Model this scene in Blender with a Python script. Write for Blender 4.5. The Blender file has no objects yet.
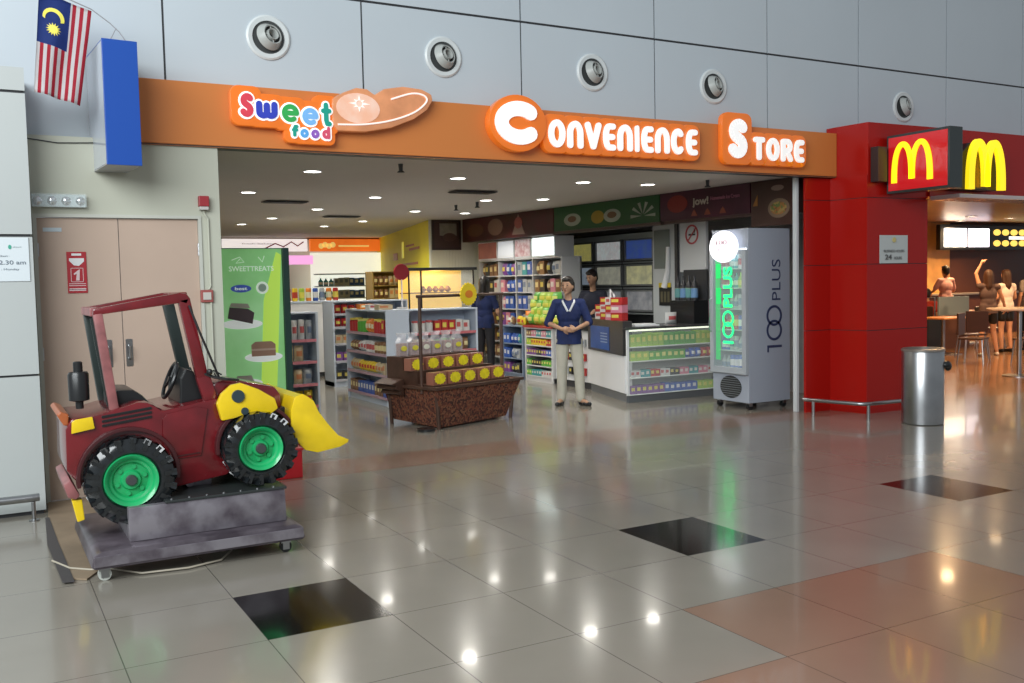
import bpy, bmesh, math, random
from mathutils import Vector, Matrix, Euler
random.seed(7)
PI = math.pi
SC = bpy.context.scene
COL = SC.collection

# ------------------------------------------------------------------ materials
def _bsdf(name):
    m = bpy.data.materials.new(name); m.use_nodes = True
    return m, m.node_tree.nodes, m.node_tree.links, m.node_tree.nodes['Principled BSDF']

def mat(name, col, rough=.5, metal=0., emit=None, es=1., noise=0., nscale=8., alpha=1., trans=0., coat=0., bump=0., col2=None):
    m, N, L, b = _bsdf(name)
    b.inputs['Base Color'].default_value = (*col, 1)
    b.inputs['Roughness'].default_value = rough
    b.inputs['Metallic'].default_value = metal
    b.inputs['Alpha'].default_value = alpha
    b.inputs['Transmission Weight'].default_value = trans
    b.inputs['Coat Weight'].default_value = coat
    if emit:
        b.inputs['Emission Color'].default_value = (*emit, 1)
        b.inputs['Emission Strength'].default_value = es
    tc = N.new('ShaderNodeTexCoord'); nz = N.new('ShaderNodeTexNoise')
    nz.inputs['Scale'].default_value = nscale; nz.inputs['Detail'].default_value = 5
    L.new(tc.outputs['Object'], nz.inputs['Vector'])
    cr = N.new('ShaderNodeValToRGB')
    c2 = col2 if col2 else tuple(max(0, c*(1-noise)) for c in col)
    cr.color_ramp.elements[0].color = (*c2, 1); cr.color_ramp.elements[1].color = (*col, 1)
    cr.color_ramp.elements[0].position = .35; cr.color_ramp.elements[1].position = .62
    L.new(nz.outputs['Fac'], cr.inputs['Fac']); L.new(cr.outputs['Color'], b.inputs['Base Color'])
    if bump:
        bp = N.new('ShaderNodeBump'); bp.inputs['Strength'].default_value = bump; bp.inputs['Distance'].default_value = .01
        L.new(nz.outputs['Fac'], bp.inputs['Height']); L.new(bp.outputs['Normal'], b.inputs['Normal'])
    return m

def multicol(name, cols, scale=12., rough=.5, emit=0., stretch=(1, 1, 1)):
    """blotchy print of several colours (posters, packaging)"""
    m, N, L, b = _bsdf(name)
    b.inputs['Roughness'].default_value = rough
    tc = N.new('ShaderNodeTexCoord'); mp = N.new('ShaderNodeMapping'); mp.inputs['Scale'].default_value = stretch
    v = N.new('ShaderNodeTexVoronoi'); v.inputs['Scale'].default_value = scale
    sep = N.new('ShaderNodeSeparateColor'); cr = N.new('ShaderNodeValToRGB'); cr.color_ramp.interpolation = 'CONSTANT'
    L.new(tc.outputs['Object'], mp.inputs['Vector']); L.new(mp.outputs['Vector'], v.inputs['Vector'])
    L.new(v.outputs['Color'], sep.inputs['Color']); L.new(sep.outputs['Red'], cr.inputs['Fac'])
    e = cr.color_ramp.elements
    e[0].color = (*cols[0], 1); e[0].position = 0
    e[1].color = (*cols[1], 1); e[1].position = 1/len(cols)
    for i in range(2, len(cols)):
        x = e.new(i/len(cols)); x.color = (*cols[i], 1)
    L.new(cr.outputs['Color'], b.inputs['Base Color'])
    if emit:
        L.new(cr.outputs['Color'], b.inputs['Emission Color']); b.inputs['Emission Strength'].default_value = emit
    return m

def glass(name, tint=(.9, .95, .95), alpha=.12, rough=.03):
    m, N, L, b = _bsdf(name)
    b.inputs['Base Color'].default_value = (*tint, 1); b.inputs['Roughness'].default_value = rough
    b.inputs['Alpha'].default_value = alpha; b.inputs['Specular IOR Level'].default_value = .8
    return m

def tile_mat(name, col, rough, vary=.06):
    m, N, L, b = _bsdf(name)
    b.inputs['Roughness'].default_value = rough
    b.inputs['Coat Weight'].default_value = .22; b.inputs['Coat Roughness'].default_value = .05
    tc = N.new('ShaderNodeTexCoord'); sp = N.new('ShaderNodeSeparateXYZ'); L.new(tc.outputs['Object'], sp.inputs[0])
    def M(op, a, bb=None):
        n = N.new('ShaderNodeMath'); n.operation = op
        for i, q in enumerate((a, bb)):
            if q is None: continue
            if isinstance(q, (int, float)): n.inputs[i].default_value = q
            else: L.new(q, n.inputs[i])
        return n.outputs[0]
    def edge(o, s):
        f = M('FRACT', M('ADD', M('DIVIDE', o, s), 100.0)); d = M('MINIMUM', f, M('SUBTRACT', 1.0, f))
        return M('LESS_THAN', M('MULTIPLY', d, s), .0028)
    g = M('MAXIMUM', edge(sp.outputs['X'], .62), edge(sp.outputs['Y'], .704))
    nz = N.new('ShaderNodeTexNoise'); nz.inputs['Scale'].default_value = 1.3; nz.inputs['Detail'].default_value = 8
    L.new(tc.outputs['Object'], nz.inputs['Vector'])
    cr = N.new('ShaderNodeValToRGB'); cr.color_ramp.elements[0].color = (*[c*(1-vary) for c in col], 1); cr.color_ramp.elements[1].color = (*[c*(1+vary) for c in col], 1)
    cr.color_ramp.elements[0].position = .3; cr.color_ramp.elements[1].position = .7
    L.new(nz.outputs['Fac'], cr.inputs['Fac'])
    mx = N.new('ShaderNodeMix'); mx.data_type = 'RGBA'; mx.inputs['B'].default_value = (*[c*.45 for c in col], 1)
    L.new(g, mx.inputs['Factor']); L.new(cr.outputs['Color'], mx.inputs['A']); L.new(mx.outputs['Result'], b.inputs['Base Color'])
    # gloss slightly uneven
    r2 = N.new('ShaderNodeMapRange'); r2.inputs['To Min'].default_value = rough*.8; r2.inputs['To Max'].default_value = rough*1.35
    L.new(nz.outputs['Fac'], r2.inputs['Value']); L.new(r2.outputs['Result'], b.inputs['Roughness'])
    return m

K = {}
def col(c, rough=.5, **kw):
    key = (tuple(round(x, 3) for x in c), rough, tuple(sorted(kw.items())))
    if key not in K: K[key] = mat('paint_%d' % len(K), c, rough, **kw)
    return K[key]
def lit(c, s=1.):
    return col(c, .5, emit=c, es=s)

WHITE = mat('white_paint', (.75, .76, .77), .35)
BLACK = mat('black_plastic', (.012, .013, .014), .3)
DARK = mat('dark_grey', (.035, .036, .04), .45)
STEEL = mat('stainless_steel', (.44, .45, .46), .30, 1.0, noise=.2, nscale=3)
CHROME = mat('chrome', (.7, .7, .72), .12, 1.0)
PANEL = mat('pale_blue_panel', (.52, .58, .62), .38, noise=.04, nscale=.6)
GREYPANEL = mat('grey_green_panel', (.47, .50, .49), .3, noise=.05, nscale=.8)
CREAM = mat('cream_wall', (.50, .51, .42), .7, noise=.07, nscale=1.2)
ORANGE = mat('orange_fascia', (.62, .205, .05), .4)
RED = mat('red_panel_gloss', (.37, .008, .005), .22)
RED.node_tree.nodes['Principled BSDF'].inputs['Specular IOR Level'].default_value = .28
CEIL = mat('store_ceiling', (.60, .55, .51), .75, noise=.04, nscale=.7)
SHELF = mat('shelf_white_blue', (.55, .62, .72), .4)
GLASS = glass('clear_glass')
SKIN = mat('skin_tan', (.42, .24, .15), .55)
SKIN2 = mat('skin_light', (.62, .36, .24), .55)
HAIR = mat('hair_black', (.012, .009, .008), .45)
NAVY = mat('navy_cloth', (.006, .018, .095), .8, noise=.3, nscale=14)
RUBBER = mat('tyre_black', (.012, .015, .017), .16, noise=.4, nscale=25, coat=.5)
TRED = mat('tractor_red', (.155, .008, .012), .2, noise=.3, nscale=7, coat=.5)
TPINK = mat('faded_red', (.33, .12, .12), .35, noise=.35, nscale=10)
TYEL = mat('tractor_yellow', (.86, .60, .01), .22, noise=.12, nscale=6, coat=.4)
TGRN = mat('rim_green', (.015, .40, .13), .28, noise=.15, nscale=9, coat=.3)
WORN = mat('worn_silver', (.30, .28, .31), .28, .5, nscale=5, col2=(.10, .08, .10))
WORND = mat('worn_dark', (.05, .04, .05), .28, .2, nscale=5, col2=(.14, .12, .14))
BATIK = multicol('batik_cloth', [(.10, .03, .018), (.17, .05, .025), (.05, .018, .012), (.20, .08, .04)], 48, .85)

# ------------------------------------------------------------------ mesh builder
class MB:
    def __init__(s): s.bm = bmesh.new()
    def _fin(s, vs, mi, M=None):
        if M is not None: bmesh.ops.transform(s.bm, matrix=M, verts=vs)
        for v in vs:
            for f in v.link_faces: f.material_index = mi
        return s
    def box(s, x0, x1, y0, y1, z0, z1, mi=0, M=None):
        r = bmesh.ops.create_cube(s.bm, size=1)['verts']
        for v in r: v.co = Vector(((x0+x1)/2+v.co.x*(x1-x0), (y0+y1)/2+v.co.y*(y1-y0), (z0+z1)/2+v.co.z*(z1-z0)))
        return s._fin(r, mi, M)
    def cone(s, p0, p1, r0, r1=None, seg=16, mi=0):
        r1 = r0 if r1 is None else r1
        p0, p1 = Vector(p0), Vector(p1); d = p1-p0
        r = bmesh.ops.create_cone(s.bm, cap_ends=True, segments=seg, radius1=max(r0, 1e-4), radius2=max(r1, 1e-4), depth=d.length)['verts']
        M = Matrix.Translation((p0+p1)/2) @ d.to_track_quat('Z', 'Y').to_matrix().to_4x4()
        return s._fin(r, mi, M)
    def sph(s, c, r, seg=16, mi=0, M=None):
        if isinstance(r, (int, float)): r = (r, r, r)
        v = bmesh.ops.create_uvsphere(s.bm, u_segments=seg, v_segments=max(6, seg//2+2), radius=1)['verts']
        T = Matrix.Translation(Vector(c)) @ (M if M else Matrix.Identity(4)) @ Matrix.Diagonal((*r, 1))
        return s._fin(v, mi, T)
    def cap(s, p0, p1, r0, r1=None, seg=12, mi=0):
        r1 = r0 if r1 is None else r1
        s.cone(p0, p1, r0, r1, seg, mi); s.sph(p0, r0, seg, mi); s.sph(p1, r1, seg, mi); return s
    def tube(s, pts, r, seg=8, mi=0):
        pts = [Vector(p) for p in pts]; rings = []
        n = len(pts); up = None
        for i, p in enumerate(pts):
            t = (pts[min(i+1, n-1)]-pts[max(i-1, 0)]).normalized()
            if up is None: up = t.orthogonal().normalized()
            up = (up - t*up.dot(t)).normalized(); w = t.cross(up)
            rr = r[i] if isinstance(r, (list, tuple)) else r
            rings.append([s.bm.verts.new(p+(up*math.cos(a)+w*math.sin(a))*rr) for a in [2*PI*k/seg for k in range(seg)]])
        for a, b in zip(rings, rings[1:]):
            for k in range(seg):
                s.bm.faces.new((a[k], a[(k+1) % seg], b[(k+1) % seg], b[k])).material_index = mi
        s.bm.faces.new(rings[0][::-1]).material_index = mi; s.bm.faces.new(rings[-1]).material_index = mi
        return s
    def prism(s, pts, a, b, axis='y', mi=0, M=None):
        """polygon in the plane across axis, extruded from a to b.  y:(x,z)  x:(y,z)  z:(x,y)"""
        def P(p, h): return {'y': (p[0], h, p[1]), 'x': (h, p[0], p[1]), 'z': (p[0], p[1], h)}[axis]
        A = [s.bm.verts.new(P(p, a)) for p in pts]; B = [s.bm.verts.new(P(p, b)) for p in pts]
        fs = [s.bm.faces.new(A), s.bm.faces.new(B[::-1])]
        n = len(pts)
        for i in range(n): fs.append(s.bm.faces.new((A[i], B[i], B[(i+1) % n], A[(i+1) % n])))
        for f in fs: f.material_index = mi
        bmesh.ops.recalc_face_normals(s.bm, faces=fs)
        if M is not None: bmesh.ops.transform(s.bm, matrix=M, verts=A+B)
        return s
    def lathe(s, prof, c, axis='z', seg=24, mi=0, M=None):
        """prof [(r,h)] round an axis through c"""
        rings = []; vs = []
        for r, h in prof:
            ring = []
            for k in range(seg):
                a = 2*PI*k/seg; p = (r*math.cos(a), r*math.sin(a), h)
                if axis == 'y': p = (p[0], p[2], p[1])
                if axis == 'x': p = (p[2], p[0], p[1])
                ring.append(s.bm.verts.new(Vector(c)+Vector(p)))
            rings.append(ring); vs += ring
        fs = []
        for a, b in zip(rings, rings[1:]):
            for k in range(seg): fs.append(s.bm.faces.new((a[k], a[(k+1) % seg], b[(k+1) % seg], b[k])))
        if prof[0][0] < .012 or prof[-1][0] < .012:
            fs.append(s.bm.faces.new(rings[0])); fs.append(s.bm.faces.new(rings[-1]))
        else:
            a, b = rings[-1], rings[0]
            for k in range(seg): fs.append(s.bm.faces.new((a[k], a[(k+1) % seg], b[(k+1) % seg], b[k])))
        for f in fs: f.material_index = mi
        bmesh.ops.recalc_face_normals(s.bm, faces=fs)
        if M is not None: bmesh.ops.transform(s.bm, matrix=M, verts=vs)
        return s
    def mesh(s, me, M=None, mi=0):
        n0 = len(s.bm.verts); nf = len(s.bm.faces)
        s.bm.from_mesh(me); s.bm.verts.ensure_lookup_table(); s.bm.faces.ensure_lookup_table()
        if M is not None: bmesh.ops.transform(s.bm, matrix=M, verts=s.bm.verts[n0:])
        for f in s.bm.faces[nf:]: f.material_index = mi
        return s

def wloc(o):
    v = Vector((0, 0, 0))
    while o: v += o.location; o = o.parent
    return v

def build(name, mb, mats, parent=None, local=False, bevel=0., smooth=False, auto=True):
    """link the builder as one mesh object.  world-coordinate geometry unless local"""
    bm = mb.bm
    if bevel:
        es = [e for e in bm.edges if len(e.link_faces) == 2 and e.calc_face_angle(0) > .6]
        bmesh.ops.bevel(bm, geom=es, offset=bevel, segments=2, affect='EDGES', profile=.6)
    org = Vector((0, 0, 0))
    if parent is None:
        if not local and bm.verts:
            xs = [v.co.x for v in bm.verts]; ys = [v.co.y for v in bm.verts]; zs = [v.co.z for v in bm.verts]
            org = Vector(((min(xs)+max(xs))/2, (min(ys)+max(ys))/2, min(zs)))
    elif not local: org = wloc(parent)
    if org.length: bmesh.ops.translate(bm, verts=bm.verts, vec=-org)
    me = bpy.data.meshes.new(name); bm.to_mesh(me); bm.free()
    if smooth:
        for p in me.polygons: p.use_smooth = True
        if smooth != 'all': me.set_sharp_from_angle(angle=.7)
    for m in (mats if isinstance(mats, (list, tuple)) else [mats]): me.materials.append(m)
    o = bpy.data.objects.new(name, me); COL.objects.link(o)
    if parent is None: o.location = org
    else: o.parent = parent
    return o

def thing(name, label, cat, loc=(0, 0, 0), rz=0., group=None):
    o = bpy.data.objects.new(name, None); COL.objects.link(o); o.empty_display_size = .1
    o.location = loc; o.rotation_euler = (0, 0, rz); o['label'] = label; o['category'] = cat
    if group: o['group'] = group
    return o
def tag(o, label, cat, group=None):
    o['label'] = label; o['category'] = cat
    if group: o['group'] = group
    return o
def struct(o): o['kind'] = 'structure'; return o
def S(name, mb, mats, **kw): return struct(build(name, mb, mats, **kw))

def dup(src, loc=None, rz=None, label=None, group=None):
    r = src.copy(); COL.objects.link(r)
    if loc is not None: r.location = loc
    if rz is not None: r.rotation_euler = (0, 0, rz)
    if label: r['label'] = label
    if group: r['group'] = group
    for ch in list(src.children):
        c = ch.copy(); COL.objects.link(c); c.parent = r
        for g in list(ch.children):
            d = g.copy(); COL.objects.link(d); d.parent = c
    return r

def frame(o, rx, up):
    rx = Vector(rx).normalized(); up = Vector(up).normalized(); n = rx.cross(up)
    M = Matrix((rx, up, n)).transposed().to_4x4(); M.translation = Vector(o); return M

TXT = {}
def text_mesh(s, offset=0., ext=.5):
    k = (s, offset, ext)
    if k in TXT: return TXT[k]
    c = bpy.data.curves.new('t', 'FONT'); c.body = s; c.size = 1; c.offset = offset; c.extrude = ext; c.resolution_u = 4
    o = bpy.data.objects.new('t', c); COL.objects.link(o)
    bpy.context.view_layer.update()
    me = bpy.data.meshes.new_from_object(o.evaluated_get(bpy.context.evaluated_depsgraph_get()))
    bpy.data.objects.remove(o); TXT[k] = me
    return me
def put_text(mb, s, o, rx, up, w, h, th, offset=0., mi=0):
    """text fitted into w x h, lower-left at o, rising th along rx x up"""
    me = text_mesh(s, offset)
    xs = [v.co.x for v in me.vertices]; ys = [v.co.y for v in me.vertices]
    x0, x1, y0, y1 = min(xs), max(xs), min(ys), max(ys)
    M = frame(o, rx, up) @ Matrix.Diagonal((w/(x1-x0), h/(y1-y0), th, 1)) @ Matrix.Translation((-x0, -y0, .5))
    return mb.mesh(me, M, mi)

def spline(pts, n=6):
    P = [Vector(p) for p in pts]; out = []
    for i in range(len(P)-1):
        a, b, c, d = P[max(i-1, 0)], P[i], P[i+1], P[min(i+2, len(P)-1)]
        for k in range(n):
            t = k/n; out.append(.5*((2*b)+(c-a)*t+(2*a-5*b+4*c-d)*t*t+(3*b-a-3*c+d)*t**3))
    return out+[P[-1]]
def _arc(cx, cy, rx, ry, a0, a1, n=14): return [(cx+rx*math.cos(math.radians(a0+(a1-a0)*k/n)), cy+ry*math.sin(math.radians(a0+(a1-a0)*k/n))) for k in range(n+1)]
GLY = {'C': [_arc(.5, .5, .5, .5, 48, 312, 22)], 'O': [_arc(.5, .5, .5, .5, 0, 360, 26)], 'o': [_arc(.5, .5, .5, .5, 0, 360, 26)],
       'N': [[(0, 0), (0, .55)]+_arc(.5, .55, .5, .45, 180, 0)+[(1, 0)]], 'V': [[(0, 1), (.5, 0), (1, 1)]],
       'E': [[(1, 1), (.45, 1)]+_arc(.45, .5, .45, .5, 90, 270)+[(1, 0)], [(.1, .5), (.9, .5)]], 'I': [[(.5, 0), (.5, 1)]],
       'T': [[(0, 1), (1, 1)], [(.5, 1), (.5, 0)]], 'R': [[(0, 0), (0, 1), (.55, 1)]+_arc(.55, .74, .4, .26, 90, -90)+[(.1, .48)], [(.5, .45), (1, 0)]],
       'S': [_arc(.55, .76, .42, .24, 35, 265, 12)+_arc(.45, .24, .45, .25, 80, -150, 12)],
       'w': [[(0, 1)]+_arc(.25, .28, .25, .28, 180, 360, 10)+[(.5, .9)]+_arc(.75, .28, .25, .28, 180, 360, 10)+[(1, 1)]],
       'e': [[(.08, .5), (.95, .5)]+_arc(.5, .5, .5, .5, 0, 305, 22)], 't': [[(.45, 1), (.45, .2), (.6, 0), (.95, 0)], [(0, .68), (.95, .68)]],
       'f': [[(.3, 0), (.3, .75), (.5, 1), (.95, 1)], [(0, .6), (.85, .6)]], 'd': [_arc(.45, .33, .45, .33, 0, 360, 20), [(.92, 0), (.92, 1)]]}
def glyph(mb, ch, x0, x1, z0, z1, hw, y0, y1, mi=0):
    """a thick rounded stroke letter between x0..x1, z0..z1, front at y0"""
    X = lambda p: (x0+hw+p[0]*(x1-x0-2*hw), z0+hw+p[1]*(z1-z0-2*hw))
    i = 0; q = 6e-5
    for st in GLY[ch]:
        P = [X(p) for p in st]
        for a, b in zip(P, P[1:]):
            d = math.hypot(b[0]-a[0], b[1]-a[1])
            if d < 1e-6: continue
            n = (-(b[1]-a[1])/d*hw, (b[0]-a[0])/d*hw); i += 1
            mb.prism([(a[0]+n[0], a[1]+n[1]), (b[0]+n[0], b[1]+n[1]), (b[0]-n[0], b[1]-n[1]), (a[0]-n[0], a[1]-n[1])], y0+i*q, y1, 'y', mi)
        for a in P: i += 1; mb.prism(circ(a[0], a[1], hw, 12), y0+i*q, y1, 'y', mi)
    return mb
def rrect(x0, x1, z0, z1, r, n=5):
    p = []
    for cx, cz, a0 in ((x1-r, z1-r, 0), (x0+r, z1-r, PI/2), (x0+r, z0+r, PI), (x1-r, z0+r, 1.5*PI)):
        for k in range(n+1):
            a = a0+PI/2*k/n; p.append((cx+r*math.cos(a), cz+r*math.sin(a)))
    return p
def circ(cx, cz, r, n=24, rz=None): return [(cx+r*math.cos(2*PI*k/n), cz+(rz or r)*math.sin(2*PI*k/n)) for k in range(n)]

# =================================================================== SETTING
# ---- floor: 0.62 x 0.704 m tiles
TX, TY = .62, .704
fm = [tile_mat('tile_cream', (.262, .240, .200), .16), tile_mat('tile_black', (.007, .006, .005), .12),
      tile_mat('tile_terracotta', (.27, .165, .115), .17), tile_mat('tile_pink_band', (.27, .175, .13), .18),
      tile_mat('tile_brown', (.26, .13, .06), .18)]
mb = MB(); bm = mb.bm; vv = {}
I0, I1, J0, J1 = -12, 46, -12, 29
def vget(i, j):
    if (i, j) not in vv: vv[(i, j)] = bm.verts.new((i*TX, j*TY, 0))
    return vv[(i, j)]
for i in range(I0, I1):
    for j in range(J0, J1):
        f = bm.faces.new((vget(i, j), vget(i+1, j), vget(i+1, j+1), vget(i, j+1)))
        m = 0
        if j == 0 and i % 4 == 0 and i >= -4: m = 1
        elif j == -2 and i in (3, 4, 5): m = 2
        elif j <= -3 and i >= 2: m = 2
        elif j == 5 and 1 <= i <= 13: m = 3
        elif i >= 14 and j >= 5: m = 4
        f.material_index = m
o = build('floor', mb, fm, local=True); struct(o)

# ---- upper facade: pale panels with dark joints
JX = [-2.96, -1.31, .337, 2.049, 3.70, 5.345, 6.965, 8.467, 10.117, 11.728, 13.36, 15.0, 16.6, 18.2, 19.8, 21.4]
JZ = [2.82, 4.18, 5.54, 6.9]
mb = MB(); mb.box(JX[0], JX[-1], 3.965, 4.10, 2.82, 6.9, 1)
for a, b in zip(JX, JX[1:]):
    for c, d in zip(JZ, JZ[1:]):
        mb.box(a+.009, b-.009, 3.95, 3.966, c+(.004 if c < 3 else .011), d-.011, 0)
S('wall_front', mb, [PANEL, DARK])
# cream wall with the service door
mb = MB()
mb.box(-.76, -.70, 3.81, 3.95, 0, 2.82); mb.box(.545, .70, 3.81, 3.95, 0, 2.82); mb.box(-.70, .545, 3.81, 3.95, 2.225, 2.82)
S('wall_left', mb, CREAM)
mb = MB(); mb.box(.56, .70, 3.952, 19.3, 0, 2.83); S('wall_side', mb, mat('store_side_wall', (.55, .56, .5), .7))
# door frame and the two leaves
mb = MB(); FR = mat('door_frame_pale', (.52, .53, .47), .5)
mb.box(-.70, -.672, 3.80, 3.86, 0, 2.225); mb.box(.52, .545, 3.80, 3.86, 0, 2.225); mb.box(-.672, .52, 3.80, 3.86, 2.20, 2.225)
S('trim_1', mb, FR)
PEACH = mat('peach_door', (.50, .375, .295), .5, noise=.06, nscale=1.5)
for n, (a, b, hx) in enumerate(((-.67, -.094, -.197), (-.088, .518, -.045))):
    mb = MB(); mb.box(a, b, 3.83, 3.87, .006, 2.196); d = S('door_%d' % (n+1), mb, PEACH)
    mb = MB(); mb.prism(rrect(hx-.03, hx+.022, 1.02, 1.24, .01), 3.826, 3.831); mb.tube([(hx-.005, 3.826, 1.08), (hx-.005, 3.79, 1.09), (hx-.005, 3.79, 1.18), (hx-.005, 3.826, 1.19)], .008)
    build('door_handle', mb, STEEL, d)
    for hz in (.35, 1.15, 1.95):
        e = -.672 if n == 0 else .519
        mb = MB(); mb.cone((e, 3.815, hz-.05), (e, 3.815, hz+.05), .009, seg=8); build('hinge', mb, STEEL, d)
mb = MB(); mb.box(-.63, -.50, 3.824, 3.831, 2.09, 2.12)
tag(build('door_nameplate', mb, mat('pale_nameplate', (.5, .58, .62), .4)), 'small pale nameplate near the top left of the peach double door', 'nameplate')

# grey panelled column at the far left
mb = MB(); mb.box(-3.2, -.735, 3.44, 3.94, 0, 3.235, 1)
for a, b in ((0.03, 1.018), (1.034, 2.028), (2.048, 3.052), (3.072, 3.235)):
    mb.box(-3.2, -.725, 3.42, 3.93, a, b, 0)
S('wall_column_left', mb, [GREYPANEL, DARK])

# store ceiling
mb = MB(); mb.box(.56, 9.0, 3.952, 19.4, 2.83, 2.90); S('ceiling', mb, CEIL)
# right party wall and rear walls of the shop
mb = MB(); mb.box(8.9, 8.98, 4.1, 19.3, 0, 2.83); S('wall_right', mb, mat('party_wall', (.30, .30, .31), .7))
mb = MB(); mb.box(.7, 8.9, 19.3, 19.4, 0, 2.83); S('wall_back', mb, mat('rear_wall', (.7, .7, .66), .7))
mb = MB(); mb.box(.7, 8.2, 18.9, 19.3, 2.62+.17, 2.83); S('trim_2', mb, mat('brown_soffit', (.16, .12, .085), .6))
YW = mat('yellow_wall', (.90, .78, .03), .6, noise=.08, nscale=1.2)
mb = MB(); mb.prism([(6.43, 12.3), (6.52, 12.3), (8.28, 19.3), (8.12, 19.3)], 0, 2.83, 'z'); S('wall_yellow', mb, YW)
mb = MB(); mb.box(6.43, 7.9, 12.2, 12.298, 0, 2.83, 0)
for k in range(24): mb.box(6.45+k*.06, 6.50+k*.06, 12.19, 12.2, 1.2, 2.25, 0)
S('wall_beadboard', mb, mat('beadboard_white', (.62, .66, .62), .5))

# bulkhead carrying the pictures above the tills
A2, B2 = Vector((7.05, 12.1, 0)), Vector((7.62, 4.12, 0))
bd = (B2-A2).normalized(); bn = Vector((bd.y, -bd.x, 0)); bn = bn if bn.x < 0 else -bn
BL = (B2-A2).length
def bulk(mb, s0, s1, z0, z1, o0, o1, mi=0):
    P = [A2+bd*s0+bn*o0, A2+bd*s1+bn*o0, A2+bd*s1+bn*o1, A2+bd*s0+bn*o1]
    return mb.prism([(p.x, p.y) for p in P], z0, z1, 'z', mi)
mb = MB(); bulk(mb, 0, BL, 2.40, 2.83, -.14, 0); S('wall_bulkhead', mb, mat('bulkhead_brown', (.06, .03, .025), .5))
mb = MB(); bulk(mb, 3.0, 5.6, 2.39, 2.435, 0.0, .04); S('trim_3', mb, mat('bronze_ledge', (.10, .07, .06), .3, .4))

# shop-front post
mb = MB(); mb.box(7.435, 7.475, 3.97, 4.03, 0, 2.83); S('trim_4', mb, mat('white_post', (.6, .62, .62), .4), bevel=.004)
# orange fascia
mb = MB(); mb.box(.10, 7.90, 3.78, 3.948, 2.80, 3.305, 0); mb.box(.10, 7.90, 3.79, 3.948, 2.785, 2.80, 1)
tag(build('shop_fascia', mb, [ORANGE, DARK], bevel=.003), 'long plain orange fascia board over the convenience store opening', 'fascia')

# ---- red restaurant front
pl = [(7.48, 3.90), (7.48, 3.865), (7.86, 3.84), (7.93, 3.36), (8.95, 3.33), (8.95, 4.0), (8.0, 4.0)]
plc = [(7.49, 3.90), (7.49, 3.875), (7.87, 3.85), (7.94, 3.37), (8.94, 3.34), (8.94, 3.99), (8.0, 3.99)]
mb = MB(); mb.prism(plc, 0, 2.78, 'z', 1)
for a, b in ((.0, .972), (.980, 1.746), (1.754, 2.515), (2.523, 2.78)): mb.prism(pl, a, b, 'z', 0)
S('wall_red_column', mb, [RED, DARK])
mb = MB()
mb.prism([(7.905, 3.94), (7.905, 3.78), (7.95, 3.36), (8.95, 3.33), (8.95, 3.94)], 2.78, 3.38, 'z', 0)
mb.box(8.95, 21.0, 3.33, 3.94, 2.60, 3.38, 0); mb.box(8.95, 21.0, 3.30, 3.33, 2.55, 2.62, 0)
S('wall_red_header', mb, [RED, DARK])
# restaurant shell
WOOD = mat('warm_wood_wall', (.78, .42, .13), .4, noise=.25, nscale=2.5)
DWOOD = mat('dark_brown_wall', (.10, .035, .02), .5)
mb = MB(); mb.box(8.98, 28.4, 3.95, 13.1, 3.0, 3.06); S('ceiling_restaurant', mb, mat('restaurant_ceiling', (.30, .15, .07), .35, noise=.3, nscale=.6))
mb = MB(); mb.box(14, 22.4, 12.9, 13.0, 0, 3.0); S('wall_restaurant_wood', mb, WOOD)
mb = MB(); mb.box(22.4, 28.4, 12.9, 13.0, 0, 3.0); S('wall_restaurant_dark', mb, DWOOD)
mb = MB(); mb.box(8.98, 9.06, 4.0, 13.0, 0, 3.0); S('wall_restaurant_side', mb, WOOD)
mb = MB(); mb.box(9.06, 14, 12.9, 13.0, 0, 3.0); S('wall_restaurant_rear', mb, WOOD)
# =================================================================== FACADE FIXTURES
NZ = mat('nozzle_grey', (.40, .42, .40), .4); NZD = mat('nozzle_dark', (.05, .055, .055), .5); NZR = mat('nozzle_ring', (.62, .66, .66), .35)
def nozzle(x, z, label):
    t = thing('air_nozzle', label, 'air vent', (x, 3.95, z), 0, 'round air nozzles in the pale wall')
    mb = MB(); mb.lathe([(.14, 0), (.19, 0), (.19, -.012), (.175, -.022), (.14, -.018)], (0, 0, 0), 'y', 32); build('outer_ring', mb, NZR, t, local=True, smooth=True)
    mb = MB(); mb.lathe([(.001, -.002), (.142, -.002), (.142, -.004), (.001, -.004)], (0, 0, 0), 'y', 32); build('back_plate', mb, NZD, t, local=True)
    T = Matrix.Rotation(.35, 4, 'Z') @ Matrix.Rotation(-.25, 4, 'X')
    mb = MB(); mb.lathe([(.085, -.01), (.12, -.012), (.115, -.03), (.085, -.075), (.075, -.07), (.09, -.03)], (0, 0, 0), 'y', 32, M=T); build('swivel_cone', mb, NZ, t, local=True, smooth=True)
    mb = MB(); mb.lathe([(.035, -.02), (.055, -.03), (.05, -.085), (.04, -.08)], (0, 0, 0), 'y', 24, M=T)
    for a in range(4): mb.cone(T @ Vector((.05*math.cos(a*PI/2), -.06, .05*math.sin(a*PI/2))), T @ Vector((.083*math.cos(a*PI/2), -.06, .083*math.sin(a*PI/2))), .006, seg=6)
    build('inner_ring', mb, NZ, t, local=True, smooth=True)
for x, z, l in ((1.195, 3.765, 'round air nozzle above the left sign with multicoloured letters'), (2.849, 3.757, 'round air nozzle just left of the big round C of the sign'),
                (4.537, 3.76, 'round air nozzle above the middle of the long white word'), (6.15, 3.745, 'round air nozzle nearest above the short second word of the sign'),
                (9.278, 3.74, 'small far round air nozzle above the red sign boxes')):
    nozzle(x, z, l)

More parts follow.
